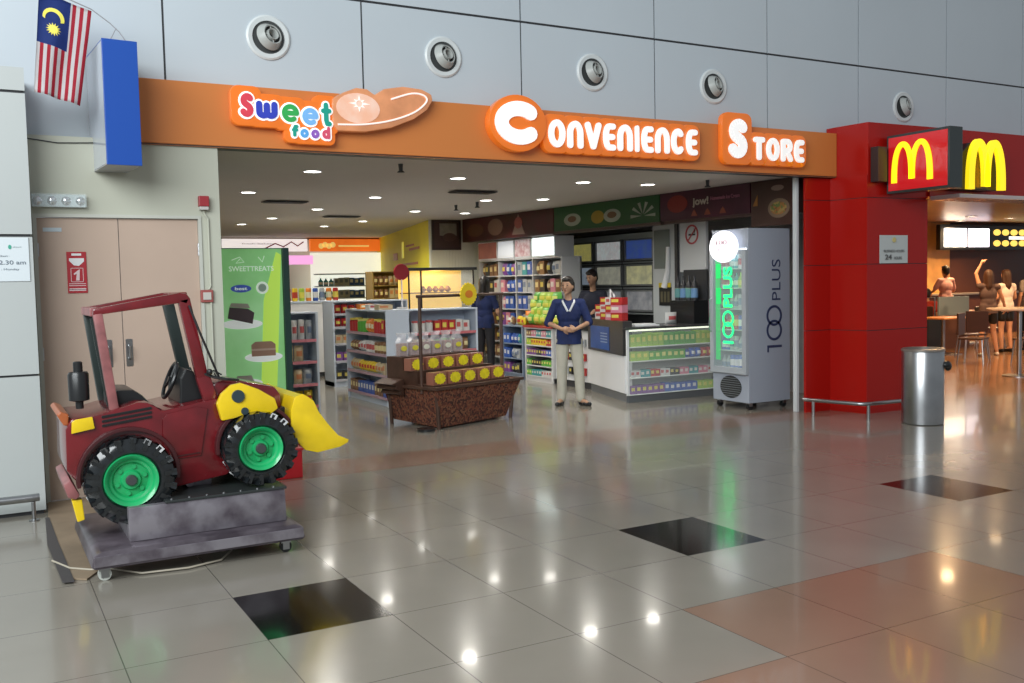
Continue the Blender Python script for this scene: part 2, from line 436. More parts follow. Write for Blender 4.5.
# ---- lettered signs on the fascia
OR2 = mat('sign_orange', (.78, .17, .015), .15, coat=.6, emit=(.95, .20, .01), es=.22); ORE = mat('sign_orange_side', (.62, .16, .03), .2, emit=(.9, .3, .05), es=.35, coat=.5)
LETW = mat('lit_white_letter', (.9, .9, .9), .3, emit=(1, .97, .93), es=.42)
def backing(mb, lets, z0, h, grow, y0, y1, mi=0):
    for (x0, x1, zz, hh) in lets:
        mb.prism(rrect(x0-grow, x1+grow, zz-grow, zz+hh+grow, min((x1-x0)/2+grow-.002, grow*1.5)), y0, y1, 'y', mi)
RX, UP = (1, 0, 0), (0, 0, 1)
def word_sign(name, label, items, big, slope):
    """items: (char, x0, x1, z0, z1)"""
    t = thing(name, label, 'shop sign', (items[0][1], 3.78, items[0][3]))
    mb = MB()
    for k, (c, x0, x1, z0, z1) in enumerate(items):
        if k == 0 and c == 'C':
            mb.prism(circ((x0+x1)/2, (z0+z1)/2, (x1-x0)/2+.055, 36, (z1-z0)/2+.065), 3.70-.03, 3.775)
        else:
            g = .055 if k else .07
            mb.prism(rrect(x0-g, x1+g, z0-g, z1+g, min(.09, (x1-x0)/2+g-.004)), 3.70+.0007*k, 3.7751)
    build('orange_backing', mb, [OR2, ORE], t, bevel=.012, smooth=True)
    mb = MB()
    for k, (c, x0, x1, z0, z1) in enumerate(items):
        mb = MB()
        big = k == 0; yf = 3.67 if (big and c == 'C') else 3.70
        glyph(mb, c, x0, x1, z0, z1, .070 if c == 'C' and big else .060 if big else min(.030, (x1-x0)*.36), yf-.022, yf+.001)
        build('letter', mb, LETW, t)
    return t
def lay(word, xs, z0, h, slope=0., x00=0, gap=.02):
    out = []; n = len(word); w = {'I': .35, 'N': 1, 'O': 1.05, 'V': 1.05, 'E': .82, 'C': .95, 'T': .9, 'R': .95}
    tot = sum(w[c] for c in word); L_ = xs[1]-xs[0]-gap*(n-1); x = xs[0]
    for c in word:
        ww = L_*w[c]/tot; out.append((c, x, x+ww, z0+slope*(x-x00), z0+h+slope*(x-x00))); x += ww+gap
    return out
word_sign('convenience_sign', 'illuminated orange sign with bubble white letters reading CONVENIENCE', [('C', 3.235, 3.755, 2.935, 3.345)] + lay('ONVENIENCE', (3.84, 5.70), 2.935, .27, gap=.028), 1, 0)
word_sign('store_sign', 'illuminated orange sign with white letters reading STORE', [('S', 6.13, 6.42, 2.935, 3.36)] + lay('TORE', (6.50, 7.27), 2.925, .255, gap=.03), 1, 0)

t = thing('sweet_food_sign', 'cut-out sign with multicoloured letters reading Sweet Food and an orange loaf shape', 'shop sign', (1.2, 3.78, 2.85))
mb = MB()
sw = [('S', .865, .985, 3.035, 3.23), ('w', 1.0, 1.18, 3.03, 3.175), ('e', 1.215, 1.362, 3.015, 3.165), ('e', 1.39, 1.53, 3.0, 3.145), ('t', 1.555, 1.65, 3.0, 3.20)]
fo = [('f', 1.295, 1.355, 2.895, 2.995), ('o', 1.368, 1.44, 2.89, 2.965), ('o', 1.463, 1.535, 2.89, 2.965), ('d', 1.56, 1.635, 2.89, 2.995)]
for k, (c, x0, x1, z0, z1) in enumerate(sw): mb.prism(rrect(x0-.07, x1+.07, z0-.07, z1+.065, .07), 3.70+.0007*k, 3.775)
for k, (c, x0, x1, z0, z1) in enumerate(fo): mb.prism(rrect(x0-.06, x1+.05, z0-.05, z1+.05, .05), 3.704+.0007*k, 3.7752)
build('orange_backing', mb, OR2, t, bevel=.01, smooth=True)
cs = [(.62, .05, .08), (.03, .05, .42), (.03, .35, .08), (.18, .42, .75), (.01, .30, .22)]
cf = [(.01, .30, .22), (.10, .35, .70), (.25, .10, .45), (.60, .08, .14)]
mb = MB()
for (c, x0, x1, z0, z1) in sw+fo:
    hw = (.020 if c in 'et' else .026) if z1-z0 > .12 else .014; glyph(mb, c, x0-.016, x1+.016, z0-.016, z1+.016, hw+.016, 3.690, 3.7005)
build('white_outline', mb, LETW, t)
for (c, x0, x1, z0, z1), q in zip(sw+fo, cs+cf):
    hw = (.020 if c in 'et' else .026) if z1-z0 > .12 else .014; mb = MB(); glyph(mb, c, x0, x1, z0, z1, hw, 3.680, 3.6895)
    build('letter', mb, col(q, .4, emit=q, es=.25), t)
# loaf / finger shaped swoosh
def blob(c, L_, H, tilt, n=30):
    P = []
    for k in range(n):
        a = 2*PI*k/n; x = L_/2*math.cos(a); z = H/2*math.sin(a)*(1-.16*math.cos(a)); P.append((c[0]+x*math.cos(tilt)-z*math.sin(tilt), c[1]+x*math.sin(tilt)+z*math.cos(tilt)))
    return P
mb = MB()
mb.prism([(1.66, 3.02), (1.70, 2.965), (1.95, 2.97), (2.20, 3.02), (2.42, 3.11), (2.55, 3.20), (2.61, 3.29), (2.60, 3.345), (2.50, 3.385), (2.32, 3.395), (2.14, 3.36), (2.05, 3.30), (1.98, 3.345), (1.88, 3.35), (1.76, 3.30), (1.66, 3.24)], 3.68, 3.775)
build('loaf_shape', mb, mat('loaf_orange', (.80, .33, .15), .12, noise=.25, nscale=5, coat=.6, emit=(.8, .3, .12), es=.12), t, bevel=.02, smooth=True)
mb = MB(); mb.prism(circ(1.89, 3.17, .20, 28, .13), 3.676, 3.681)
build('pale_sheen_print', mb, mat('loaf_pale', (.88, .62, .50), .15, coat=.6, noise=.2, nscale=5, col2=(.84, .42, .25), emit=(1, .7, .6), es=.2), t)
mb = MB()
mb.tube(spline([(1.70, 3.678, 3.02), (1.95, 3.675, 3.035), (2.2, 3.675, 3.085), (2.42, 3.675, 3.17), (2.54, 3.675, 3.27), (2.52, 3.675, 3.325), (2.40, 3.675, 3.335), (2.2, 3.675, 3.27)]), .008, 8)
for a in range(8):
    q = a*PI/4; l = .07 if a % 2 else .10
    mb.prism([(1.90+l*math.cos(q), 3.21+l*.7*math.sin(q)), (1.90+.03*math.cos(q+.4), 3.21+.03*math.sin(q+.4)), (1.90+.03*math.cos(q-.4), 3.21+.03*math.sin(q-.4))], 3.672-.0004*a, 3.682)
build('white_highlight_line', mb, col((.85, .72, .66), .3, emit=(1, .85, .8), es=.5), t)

# ---- projecting blue light box
t = thing('projecting_sign_box', 'tall blank projecting sign box with blue edge and pale side', 'sign box', (-.09, 3.62, 2.555))
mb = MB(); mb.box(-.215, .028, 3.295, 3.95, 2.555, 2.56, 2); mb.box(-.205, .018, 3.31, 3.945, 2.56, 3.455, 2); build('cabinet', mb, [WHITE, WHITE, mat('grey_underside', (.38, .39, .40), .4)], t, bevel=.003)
mb = MB(); mb.box(-.216, .030, 3.285, 3.31, 2.552, 3.463); mb.box(-.212, .026, 3.31, 3.95, 3.455, 3.463); build('blue_edge', mb, mat('sign_blue', (.012, .075, .38), .35), t, bevel=.003)
mb = MB(); mb.box(-.213, -.205, 3.312, 3.948, 2.565, 3.452); build('side_panel', mb, mat('translucent_white', (.46, .50, .56), .12, coat=.5), t)
t.rotation_euler = (0, 0, .065); t.location.x -= .0215; t.location.y -= .012

# ---- Malaysian flag on a thin curved rod
FB = mat('flag_blue', (.02, .05, .24), .8); FRD = mat('flag_red', (.50, .025, .05), .8); FW = mat('flag_white', (.72, .68, .68), .8); FY = mat('flag_yellow', (.75, .68, .10), .7)
t = thing('national_flag', 'red and white striped flag with blue canton hanging from a thin rod', 'flag', (-.45, 3.4, 3.0))
def flagpt(u, v):     # u 0..1 across, v 0..1 downward
    TL, TR, BR, BL_ = Vector((-.600, 3.4, 3.79)), Vector((-.258, 3.4, 3.68)), Vector((-.366, 3.4, 2.985)), Vector((-.665, 3.4, 3.07))
    p = TL.lerp(TR, u).lerp(BL_.lerp(BR, u), v)
    p.y += .018*math.sin(u*11+v*2)*(0.3+v) + .01*math.sin(v*9+u*3); return p
mb = MB(); NU, NV = 28, 26; g = [[mb.bm.verts.new(flagpt(i/NU, j/NV)) for j in range(NV+1)] for i in range(NU+1)]
for i in range(NU):
    for j in range(NV):
        f = mb.bm.faces.new((g[i][j], g[i][j+1], g[i+1][j+1], g[i+1][j]))
        f.material_index = 0 if (i < 17 and j < 13) else (1 if ((NU-1-i)//2) % 2 == 0 else 2); f.smooth = True
bmesh.ops.solidify(mb.bm, geom=mb.bm.faces[:], thickness=.003)
fc = build('flag_cloth', mb, [FB, FRD, FW], t)
mb = MB(); P = []
cx, cv = .30, .22
for k in range(15):
    a = PI*(-.05)+PI*1.1*k/14; P.append((cx+.21*math.cos(a), cv-.10*math.sin(a)))
for k in range(14, -1, -1):
    a = PI*(-.05)+PI*1.1*k/14; P.append((cx-.01+.15*math.cos(a), cv+.016-.078*math.sin(a)))
def onflag(P, off=.006):
    A = [flagpt(*p)+Vector((0, -off, 0)) for p in P]; B = [p+Vector((0, .003, 0)) for p in A]
    va = [mb.bm.verts.new(p) for p in A]; vb = [mb.bm.verts.new(p) for p in B]; n = len(P)
    for f in [va, vb[::-1]]: mb.bm.faces.new(f)
    for i in range(n): mb.bm.faces.new((va[i], vb[i], vb[(i+1) % n], va[(i+1) % n]))
onflag(P); build('crescent', mb, FY, t)
mb = MB(); P = []
for k in range(28):
    a = 2*PI*k/28; r = 1 if k % 2 == 0 else .55
    P.append((cx+.01+.15*r*math.cos(a), .335-.068*r*math.sin(a)))
onflag(P); build('star', mb, FY, t)
mb = MB(); mb.tube([(-.62, 3.4, 3.80), (-.43, 3.395, 3.755), (-.26, 3.385, 3.69), (-.14, 3.37, 3.60), (-.08, 3.36, 3.54), (-.03, 3.35, 3.463)], .004, 6)
mb.tube([(-.10, 3.36, 3.565), (-.15, 3.36, 3.463)], .003, 6); build('flag_rod', mb, col((.25, .25, .26), .4), t)

# ---- things round the service door
DR = mat('sign_red', (.40, .02, .03), .4)
t = thing('fire_notice', 'narrow red and white notice stuck on the left leaf of the peach door', 'notice', (-.406, 3.83, 1.613))
mb = MB(); mb.box(-.475, -.335, 3.822, 3.829, 1.615, 1.935); build('red_plate', mb, DR, t)
mb = MB(); mb.prism([(-.458, 1.865), (-.425, 1.83), (-.39, 1.825), (-.352, 1.86), (-.352, 1.885), (-.458, 1.885)], 3.8195, 3.822); mb.box(-.44, -.37, 3.8195, 3.822, 1.905, 1.922); build('white_flash', mb, WHITE, t)
mb = MB()
for a, b, c, d in ((-.45, -.36, 1.70, 1.704), (-.45, -.36, 1.806, 1.81), (-.45, -.446, 1.70, 1.81), (-.364, -.36, 1.70, 1.81)): mb.box(a, b, 3.8195, 3.822, c, d)
mb.prism([(-.415, 1.712), (-.39, 1.712), (-.385, 1.80), (-.40, 1.79), (-.43, 1.765), (-.425, 1.755), (-.408, 1.765)], 3.819, 3.822)
for z in (1.685, 1.67, 1.64, 1.632): mb.box(-.465, -.345, 3.8195, 3.822, z, z+.005 if z > 1.65 else z+.012)
build('white_pictogram', mb, col((.7, .55, .55), .5), t)

t = thing('emergency_light', 'clear boxed emergency light above the left door leaf', 'light', (-.51, 3.81, 2.27))
mb = MB(); mb.box(-.70, -.325, 3.775, 3.81, 2.275, 2.37); build('housing', mb, mat('milky_box', (.6, .66, .66), .15), t, bevel=.006)
for k in range(4):
    mb = MB(); mb.sph((-.66+k*.1, 3.775, 2.322), (.036, .02, .036), 12); build('reflector', mb, CHROME, t, smooth=True)
mb = MB(); mb.box(-.705, -.32, 3.72, 3.774, 2.272, 2.373); build('clear_cover', mb, glass('cover_glass', (.8, .9, .9), .25), t, bevel=.004)
t = thing('alarm_sounder', 'small red alarm box at the top right of the door frame', 'alarm', (.565, 3.81, 2.27))
mb = MB(); mb.box(.525, .605, 3.75, 3.809, 2.30, 2.385, 0); build('red_box', mb, mat('alarm_red', (.35, .03, .04), .4), t, bevel=.006)
mb = MB(); mb.box(.53, .60, 3.755, 3.809, 2.272, 2.299); build('strobe_lens', mb, mat('lens_pale', (.55, .52, .5), .2), t, bevel=.004)
t = thing('call_point', 'small square red-rimmed call point on the cream wall beside the door', 'call point', (.565, 3.81, 1.515))
mb = MB(); mb.box(.515, .615, 3.785, 3.809, 1.515, 1.618); build('red_rim', mb, mat('call_red', (.34, .09, .08), .5), t, bevel=.005)
mb = MB(); mb.box(.533, .597, 3.778, 3.7845, 1.537, 1.597); build('pale_face', mb, mat('call_face', (.55, .53, .48), .4), t)
mb = MB(); mb.tube([(.565, 3.80, 2.27), (.575, 3.80, 2.24), (.60, 3.80, 2.20), (.60, 3.80, 1.72), (.60, 3.80, 1.65), (.585, 3.80, 1.62)], .008, 8)
mb.tube([(.60, 3.80, 1.514), (.60, 3.80, .03)], .008, 8)
tag(build('conduit', mb, CREAM), 'thin cream conduit running down the wall from the red alarm box', 'conduit')
mb = MB(); mb.tube([(-.72, 3.80, 2.79), (-.5, 3.80, 2.765), (-.30, 3.80, 2.775), (-.1, 3.80, 2.79), (.09, 3.80, 2.80)], .004, 6)
tag(build('loose_wire', mb, DARK), 'thin loose wire drooping along the top of the cream wall', 'wire')

# notice on grey column
t = thing('opening_hours_notice', 'white printed notice on the grey column at the left edge', 'notice', (-1.0, 3.42, 1.71))
mb = MB(); mb.box(-1.32, -.752, 3.412, 3.419, 1.71, 2.022); build('white_board', mb, mat('notice_white', (.66, .72, .75), .3), t)
mb = MB(); put_text(mb, '12.30 am', (-.965, 3.4115, 1.83), RX, UP, .19, .03, .002, .01); build('printed_hours', mb, col((.16, .20, .24), .5), t)
mb = MB(); put_text(mb, ': Monday', (-.935, 3.4115, 1.785), RX, UP, .115, .018, .002); build('printed_day', mb, col((.16, .20, .24), .5), t)
mb = MB(); put_text(mb, 'Hours :', (-.94, 3.4115, 1.885), RX, UP, .06, .013, .002); build('printed_heading', mb, col((.16, .20, .24), .5), t)
mb = MB(); mb.prism(circ(-.873, 1.955, .011, 12, .016), 3.4095, 3.4115); build('green_emblem', mb, col((.05, .35, .25), .5), t)
mb = MB(); put_text(mb, 'airport', (-.855, 3.4115, 1.947), RX, UP, .055, .014, .002); build('emblem_text', mb, col((.4, .5, .5), .5), t)

# low steel rails
t = thing('bumper_rail', 'low brushed steel bumper rail before the grey left column', 'rail', (-.8, 3.2, 0))
mb = MB(); mb.tube([(-3, 3.22, .165), (-.84, 3.22, .165), (-.775, 3.225, .165)], .028, 12); build('rail_tube', mb, STEEL, t, smooth=True)
for x in (-.815, -2.1):
    mb = MB(); mb.cone((x, 3.22, 0), (x, 3.22, .14), .014, seg=12); mb.cone((x, 3.22, 0), (x, 3.22, .008), .035, seg=16); build('post', mb, STEEL, t, smooth=True)
t = thing('bumper_rail', 'low steel bumper rail bent round the red column', 'rail', (7.6, 3.2, 0))
mb = MB(); mb.tube([(7.33, 3.76, .18), (7.50, 3.12, .18), (7.535, 3.06, .18), (7.60, 3.035, .18), (8.25, 2.99, .18)], .022, 12); build('rail_tube', mb, STEEL, t, smooth=True)
for x, y in ((7.36, 3.64), (7.585, 3.04), (8.2, 2.99)):
    mb = MB(); mb.cone((x, y, 0), (x, y, .165), .018, seg=12); build('post', mb, STEEL, t, smooth=True)

# cardboard sheet and cable on the floor
mb = MB(); mb.prism([(-.69, 3.78), (-.735, 3.1), (-.74, 2.5), (-.70, 1.52), (-.635, 1.46), (-.45, 1.80), (-.40, 2.2), (-.42, 3.78)], .002, .012, 'z')
tag(build('cardboard_sheet', mb, mat('cardboard_tan', (.28, .21, .14), .6, noise=.25, nscale=3)), 'tan cardboard sheet lying on the floor between door and ride', 'cardboard')
mb = MB(); mb.prism([(-.745, 3.2), (-.78, 2.4), (-.76, 1.45), (-.70, 1.43), (-.715, 2.4), (-.72, 3.2)], .0125, .016, 'z')
tag(build('dark_floor_strip', mb, mat('dark_strip', (.06, .055, .055), .6)), 'narrow dark strip along the left edge of the cardboard sheet', 'floor strip')
mb = MB(); mb.tube([(-.78, 1.95, .018), (-.70, 1.72, .018), (-.60, 1.62, .018), (-.5, 1.58, .018), (-.35, 1.40, .012), (-.1, 1.36, .012), (.1, 1.42, .012), (.2, 1.6, .012)], .006, 8)
tag(build('power_cable', mb, mat('beige_cable', (.42, .38, .30), .5), smooth=True), 'thin beige cable curving over the floor around the ride platform', 'cable')

# litter bin
t = thing('litter_bin', 'cylindrical brushed steel litter bin before the red column', 'litter bin', (7.84, 2.53, 0))
mb = MB(); mb.lathe([(.20, 0), (.215, .01), (.215, .78), (.205, .80), (.19, .80), (.19, .4), (.01, .4)], (7.84, 2.53, 0), 'z', 40); build('body', mb, STEEL, t, smooth=True)
mb = MB(); mb.lathe([(.192, .79), (.222, .79), (.222, .815), (.205, .822), (.192, .82)], (7.84, 2.53, 0), 'z', 40); build('rim', mb, col((.30, .27, .24), .35, metal=.6), t, smooth=True)
mb = MB(); mb.lathe([(.001, .70), (.19, .70), (.19, .71), (.001, .71)], (7.84, 2.53, 0), 'z', 32); build('liner', mb, BLACK, t)
mb = MB(); mb.sph((7.985, 2.35, .645), (.06, .05, .04), 16); mb.sph((8.03, 2.36, .62), (.035, .04, .05), 12); build('black_bag_knot', mb, BLACK, t, smooth=True)

# paper notice on the red column
t = thing('hours_notice', 'small white paper notice taped on the red column', 'notice', (8.36, 3.35, 1.755))
nd = (Vector((8.95, 3.33, 0))-Vector((7.93, 3.36, 0))).normalized()
def nfr(x, z, off=.004): return (x, 3.36-(x-7.93)*.0294-off, z)
mb = MB(); mb.prism([(8.13, 3.3495), (8.598, 3.336), (8.598, 3.332), (8.13, 3.3455)], 1.757, 2.085, 'z')
build('paper', mb, mat('paper_grey', (.52, .55, .54), .5), t)
mb = MB(); put_text(mb, 'BUSINESS HOURS', nfr(8.19, 1.885, .017), nd, UP, .34, .03, .002); build('printed_heading', mb, col((.1, .1, .1), .5), t)
mb = MB(); put_text(mb, '24', nfr(8.21, 1.80, .017), nd, UP, .11, .06, .002, .02); build('printed_number', mb, col((.1, .1, .1), .5), t)
mb = MB(); put_text(mb, 'HOURS', nfr(8.36, 1.80, .017), nd, UP, .13, .035, .002)
build('printed_text', mb, col((.1, .1, .1), .5), t)
mb = MB(); mb.prism(circ(8.36, 2.03, .03), 3.326, 3.333); build('small_emblem', mb, col((.6, .5, .2), .5), t)

# ---- arches
def arches(mb, o, rx, w, h, th, r, mi=0):
    """golden double arch: two tall loops in the plane (rx, up) at lower-left o"""
    rx = Vector(rx).normalized(); o = Vector(o); n = rx.cross(Vector(UP))
    for k in (0, 1):
        P = []
        cx = w*(.27 if k == 0 else .73); a = w*.225
        N = 26
        for i in range(N+1):
            q = PI*i/N; x = cx-a*math.cos(q); z = (math.sin(q)**.72)*h if 0 < i < N else 0
            inner = (i > N*.5) if k == 0 else (i < N*.5)
            if inner: z = max(z, 0) ; 
            if inner and (i == N or i == 0): z = h*.07
            P.append((x, z))
        rr = [r*(.82 + .18*abs(2*i/N-1)) for i in range(N+1)]
        # flat ribbon of rectangular section
        L_ = []; R_ = []
        for i in range(len(P)):
            p = Vector(P[i]); q = Vector(P[min(i+1, N)])-Vector(P[max(i-1, 0)])
            if q.length == 0: q = Vector((0, 1))
            q.normalize(); nn = Vector((-q.y, q.x))
            L_.append(p+nn*rr[i]); R_.append(p-nn*rr[i])
        ring = []
        for l, q in zip(L_, R_):
            ring.append([mb.bm.verts.new(o+rx*c.x+Vector(UP)*c.y+n*d) for c, d in ((l, 0), (l, th), (q, th), (q, 0))])
        for A, B in zip(ring, ring[1:]):
            for j in range(4): mb.bm.faces.new((A[j], A[(j+1) % 4], B[(j+1) % 4], B[j])).material_index = mi
        mb.bm.faces.new(ring[0]); mb.bm.faces.new(ring[-1])
    bmesh.ops.recalc_face_normals(mb.bm, faces=mb.bm.faces[:])
YLIT = mat('lit_yellow', (.95, .70, .01), .3, emit=(1, .72, .01), es=.9)
RLIT = mat('lit_red_face', (.55, .01, .015), .12, emit=(.75, .01, .015), es=.25, coat=.5)
t = thing('arches_sign_box', 'projecting square red sign box with yellow double arch', 'sign box', (8.3, 3.0, 2.55))
mb = MB(); mb.box(8.19, 8.40, 2.47, 3.30, 2.555, 3.22); build('black_cabinet', mb, mat('cabinet_black', (.03, .04, .04), .2), t, bevel=.006)
mb = MB(); mb.box(8.183, 8.19, 2.50, 3.27, 2.585, 3.19); build('red_face', mb, RLIT, t)
mb = MB(); arches(mb, (8.1825, 3.21, 2.67), (0, -1, 0), .52, .43, .012, .036); build('yellow_arches', mb, YLIT, t)
t = thing('arches_wall_sign', 'free-standing glowing yellow double arch on the red header', 'sign', (9.7, 3.3, 2.60))
mb = MB(); mb.prism([(9.24, 2.63), (10.02, 2.63), (10.02, 2.95), (9.86, 3.20), (9.50, 3.20), (9.24, 2.98)], 3.16, 3.30); build('black_backing', mb, BLACK, t, bevel=.01)
mb = MB(); arches(mb, (9.38, 3.12, 2.63), (1, 0, 0), .66, .56, .05, .058); build('yellow_arches', mb, YLIT, t)
mb = MB(); mb.box(7.97, 8.13, 3.24, 3.345, 2.69, 3.09)
tag(build('sign_bracket_box', mb, mat('bracket_black', (.03, .015, .015), .4), bevel=.005), 'dark box fixed on the red wall behind the square arch sign', 'bracket')
mb = MB(); mb.box(8.95, 12, 2.9, 3.30, 2.50, 2.55)
tag(build('entrance_canopy', mb, mat('pale_canopy', (.6, .5, .48), .15, coat=.5), bevel=.01), 'glossy pale ledge above the restaurant entrance under the arches', 'canopy')
# =================================================================== CEILING FIXTURES
LAMP = mat('downlight_glow', (1, .97, .9), .4, emit=(1, .97, .90), es=14.)
def light(x, y, z, power, c=(1, .95, .86), r=.09, spot=True, name='store_lamp'):
    d = bpy.data.lights.new(name, 'SPOT' if spot else 'POINT'); d.energy = power; d.color = c; d.shadow_soft_size = r
    if spot: d.spot_size = 2.7; d.spot_blend = .6
    o = bpy.data.objects.new(name, d); COL.objects.link(o); o.location = (x, y, z); return o
dl0 = None
LP = [(2.03, 5.47, 'nearest the left end of the opening'), (3.78, 5.59, 'in the front row below the large C'), (5.44, 5.51, 'in the front row, third from the left'), (6.40, 5.48, 'at the right end of the front row'),
      (1.96, 7.87, 'in the second row at its left end'), (3.74, 8.09, 'in the second row above the shelf block'), (5.46, 8.10, 'in the second row above the basket cart'), (6.20, 7.72, 'in the second row near the green poster'),
      (3.62, 10.26, 'in the third row at its left'), (5.29, 10.29, 'in the third row, middle one'), (6.31, 10.50, 'in the third row before the framed picture'),
      (3.48, 12.35, 'in the fourth row, left one'), (5.31, 12.79, 'in the fourth row, right one'), (3.36, 14.03, 'in the rearmost row, left one'), (5.08, 14.37, 'in the rearmost row, right one')]
for x, y, l in LP:
    if dl0 is None:
        dl0 = thing('ceiling_light', '', 'ceiling light', (0, 0, 2.83))
        mb = MB(); mb.lathe([(.082, -.001), (.105, -.001), (.10, -.012), (.085, -.008)], (0, 0, 0), 'z', 24); build('trim_ring', mb, WHITE, dl0, local=True, smooth=True)
        mb = MB(); mb.lathe([(.001, -.003), (.083, -.003), (.083, -.006), (.001, -.006)], (0, 0, 0), 'z', 20); build('lamp_disc', mb, LAMP, dl0, local=True)
        o = dl0; o.location = (x, y, 2.83)
    else: o = dup(dl0, (x, y, 2.83))
    o['label'] = 'round recessed ceiling light ' + l; o['group'] = 'recessed store ceiling lights'
    light(x, y, 2.80, 58 if y < 10 else 95)
for x, y, w, l in ((2.75, 9.0, .30, 'dark ceiling grille left, between the light rows'), (4.48, 11.6, .30, 'dark ceiling grille in the middle rear of the store'), (4.65, 6.93, .30, 'dark ceiling grille above the basket cart')):
    t = thing('ceiling_grille', l, 'grille', (x, y, 2.82), 0, 'dark store ceiling grilles')
    mb = MB(); mb.box(-w, w, -.13, .13, -.012, 0, 0); build('grille_frame', mb, DARK, t, local=True)
    mb = MB()
    for k in range(5): mb.box(-w+.02, w-.02, -.11+k*.05, -.09+k*.05, -.02, -.012)
    build('slat', mb, BLACK, t, local=True)
for x, y, l in ((2.67, 4.62, 'small dark sprinkler nearest the fascia'), (5.42, 9.02, 'small dark sprinkler left of a pair before the banner'), (5.49, 8.44, 'small dark sprinkler right of a pair before the banner'), (6.82, 4.83, 'small dark sprinkler above the drinks fridge')):
    mb = MB(); mb.cone((x, y, 2.76), (x, y, 2.83), .018, .025, 10); mb.cone((x, y, 2.745), (x, y, 2.76), .04, .03, 12)
    tag(build('sprinkler', mb, DARK, smooth=True), l, 'sprinkler', 'ceiling sprinklers')

# =================================================================== GOODS
PM = {}
def pmesh(kind, ci):
    k = (kind, ci)
    if k in PM: return PM[k]
    c = PAL[ci]; c2 = PAL2[ci]
    m1 = col(c, .35); m2 = col(c2, .45)
    mb = MB()
    if kind == 'box':
        mb.box(-.5, .5, -.5, .5, 0, 1, 0); mb.box(-.42, .18, -.505, -.5, .38, .78, 1)
    elif kind == 'can':
        mb.lathe([(.01, 0), (.44, 0), (.5, .05), (.5, .92), (.42, 1), (.01, 1)], (0, 0, 0), 'z', 12, 0); mb.lathe([(.505, .25), (.505, .7), (.49, .7), (.49, .25)], (0, 0, 0), 'z', 12, 1)
    elif kind == 'bottle':
        mb.lathe([(.01, 0), (.48, 0), (.5, .04), (.5, .6), (.2, .8), (.16, .95), (.16, 1), (.01, 1)], (0, 0, 0), 'z', 12, 0); mb.lathe([(.51, .18), (.51, .5), (.49, .5), (.49, .18)], (0, 0, 0), 'z', 12, 1)
    elif kind == 'jar':
        mb.lathe([(.01, 0), (.48, 0), (.5, .05), (.5, .78), (.4, .84), (.01, .84)], (0, 0, 0), 'z', 12, 0); mb.lathe([(.01, .84), (.46, .84), (.46, 1), (.01, 1)], (0, 0, 0), 'z', 12, 1)
    elif kind == 'bag':
        n = 6; V = {}
        for s in (-1, 1):
            for i in range(n+1):
                for j in range(n+1):
                    u, w = i/n, j/n; b = (math.sin(PI*u)*math.sin(PI*w))**.5 if 0 < i < n and 0 < j < n else 0
                    V[s, i, j] = mb.bm.verts.new(((u-.5)*(1-.08*b), s*.5*b, w))
            for i in range(n):
                for j in range(n):
                    q = (V[s, i, j], V[s, i+1, j], V[s, i+1, j+1], V[s, i, j+1])
                    f = mb.bm.faces.new(q if s < 0 else q[::-1]); f.material_index = 1 if 1 <= i < n-1 and 2 <= j < 4 else 0
        bmesh.ops.remove_doubles(mb.bm, verts=mb.bm.verts[:], dist=1e-5)
    o = build('tmp', mb, [m1, m2], None, local=True, smooth=(kind != 'box'))
    me = o.data; bpy.data.objects.remove(o); PM[k] = me; me.name = kind
    return me
PAL = {'red': (.45, .03, .03), 'yellow': (.72, .52, .03), 'green': (.10, .40, .05), 'blue': (.03, .10, .42), 'white': (.62, .62, .60), 'brown': (.22, .11, .05), 'orange': (.70, .22, .03),
       'silver': (.40, .43, .45), 'black': (.03, .03, .035), 'lime': (.35, .55, .06), 'purple': (.20, .06, .28), 'pink': (.62, .22, .30), 'beige': (.52, .42, .26), 'teal': (.04, .30, .32)}
PAL2 = {'red': (.7, .6, .1), 'yellow': (.5, .05, .03), 'green': (.7, .7, .2), 'blue': (.7, .7, .7), 'white': (.5, .1, .1), 'brown': (.7, .6, .3), 'orange': (.7, .7, .5), 'silver': (.15, .2, .3), 'black': (.6, .5, .1),
        'lime': (.7, .65, .1), 'purple': (.7, .6, .1), 'pink': (.7, .65, .6), 'beige': (.55, .2, .08), 'teal': (.65, .65, .6)}
NAMES = {'box': ('packet', 'carton packet'), 'can': ('tin', 'tin'), 'bottle': ('bottle', 'bottle'), 'jar': ('jar', 'lidded jar'), 'bag': ('snack_bag', 'snack bag')}
def put(kind, color, M, w, d, h, where, rz=0.):
    o = bpy.data.objects.new(NAMES[kind][0], pmesh(kind, color)); COL.objects.link(o)
    o.matrix_world = M @ Matrix.Rotation(rz, 4, 'Z') @ Matrix.Diagonal((w, d, h, 1))
    o['label'] = '%s %s %s' % (color, NAMES[kind][1], where)
    o['category'] = NAMES[kind][0].replace('_', ' '); o['group'] = '%s %ss %s' % (color, NAMES[kind][1], where)
    return o
def row(M, x0, x1, y, z, kinds, cols, where, w=.09, d=.07, h=.16, gap=.012, run=3, seed=1, jit=.12):
    """goods side by side along local x"""
    R = random.Random(seed); x = x0+w/2; k = 0; kc = None
    while x+w/2 <= x1+.001:
        if k % run == 0: kc = (R.choice(kinds), R.choice(cols))
        put(kc[0], kc[1], M @ Matrix.Translation((x, y, z)), w, d, h*(1-jit*R.random()), where, 0); x += w+gap; k += 1

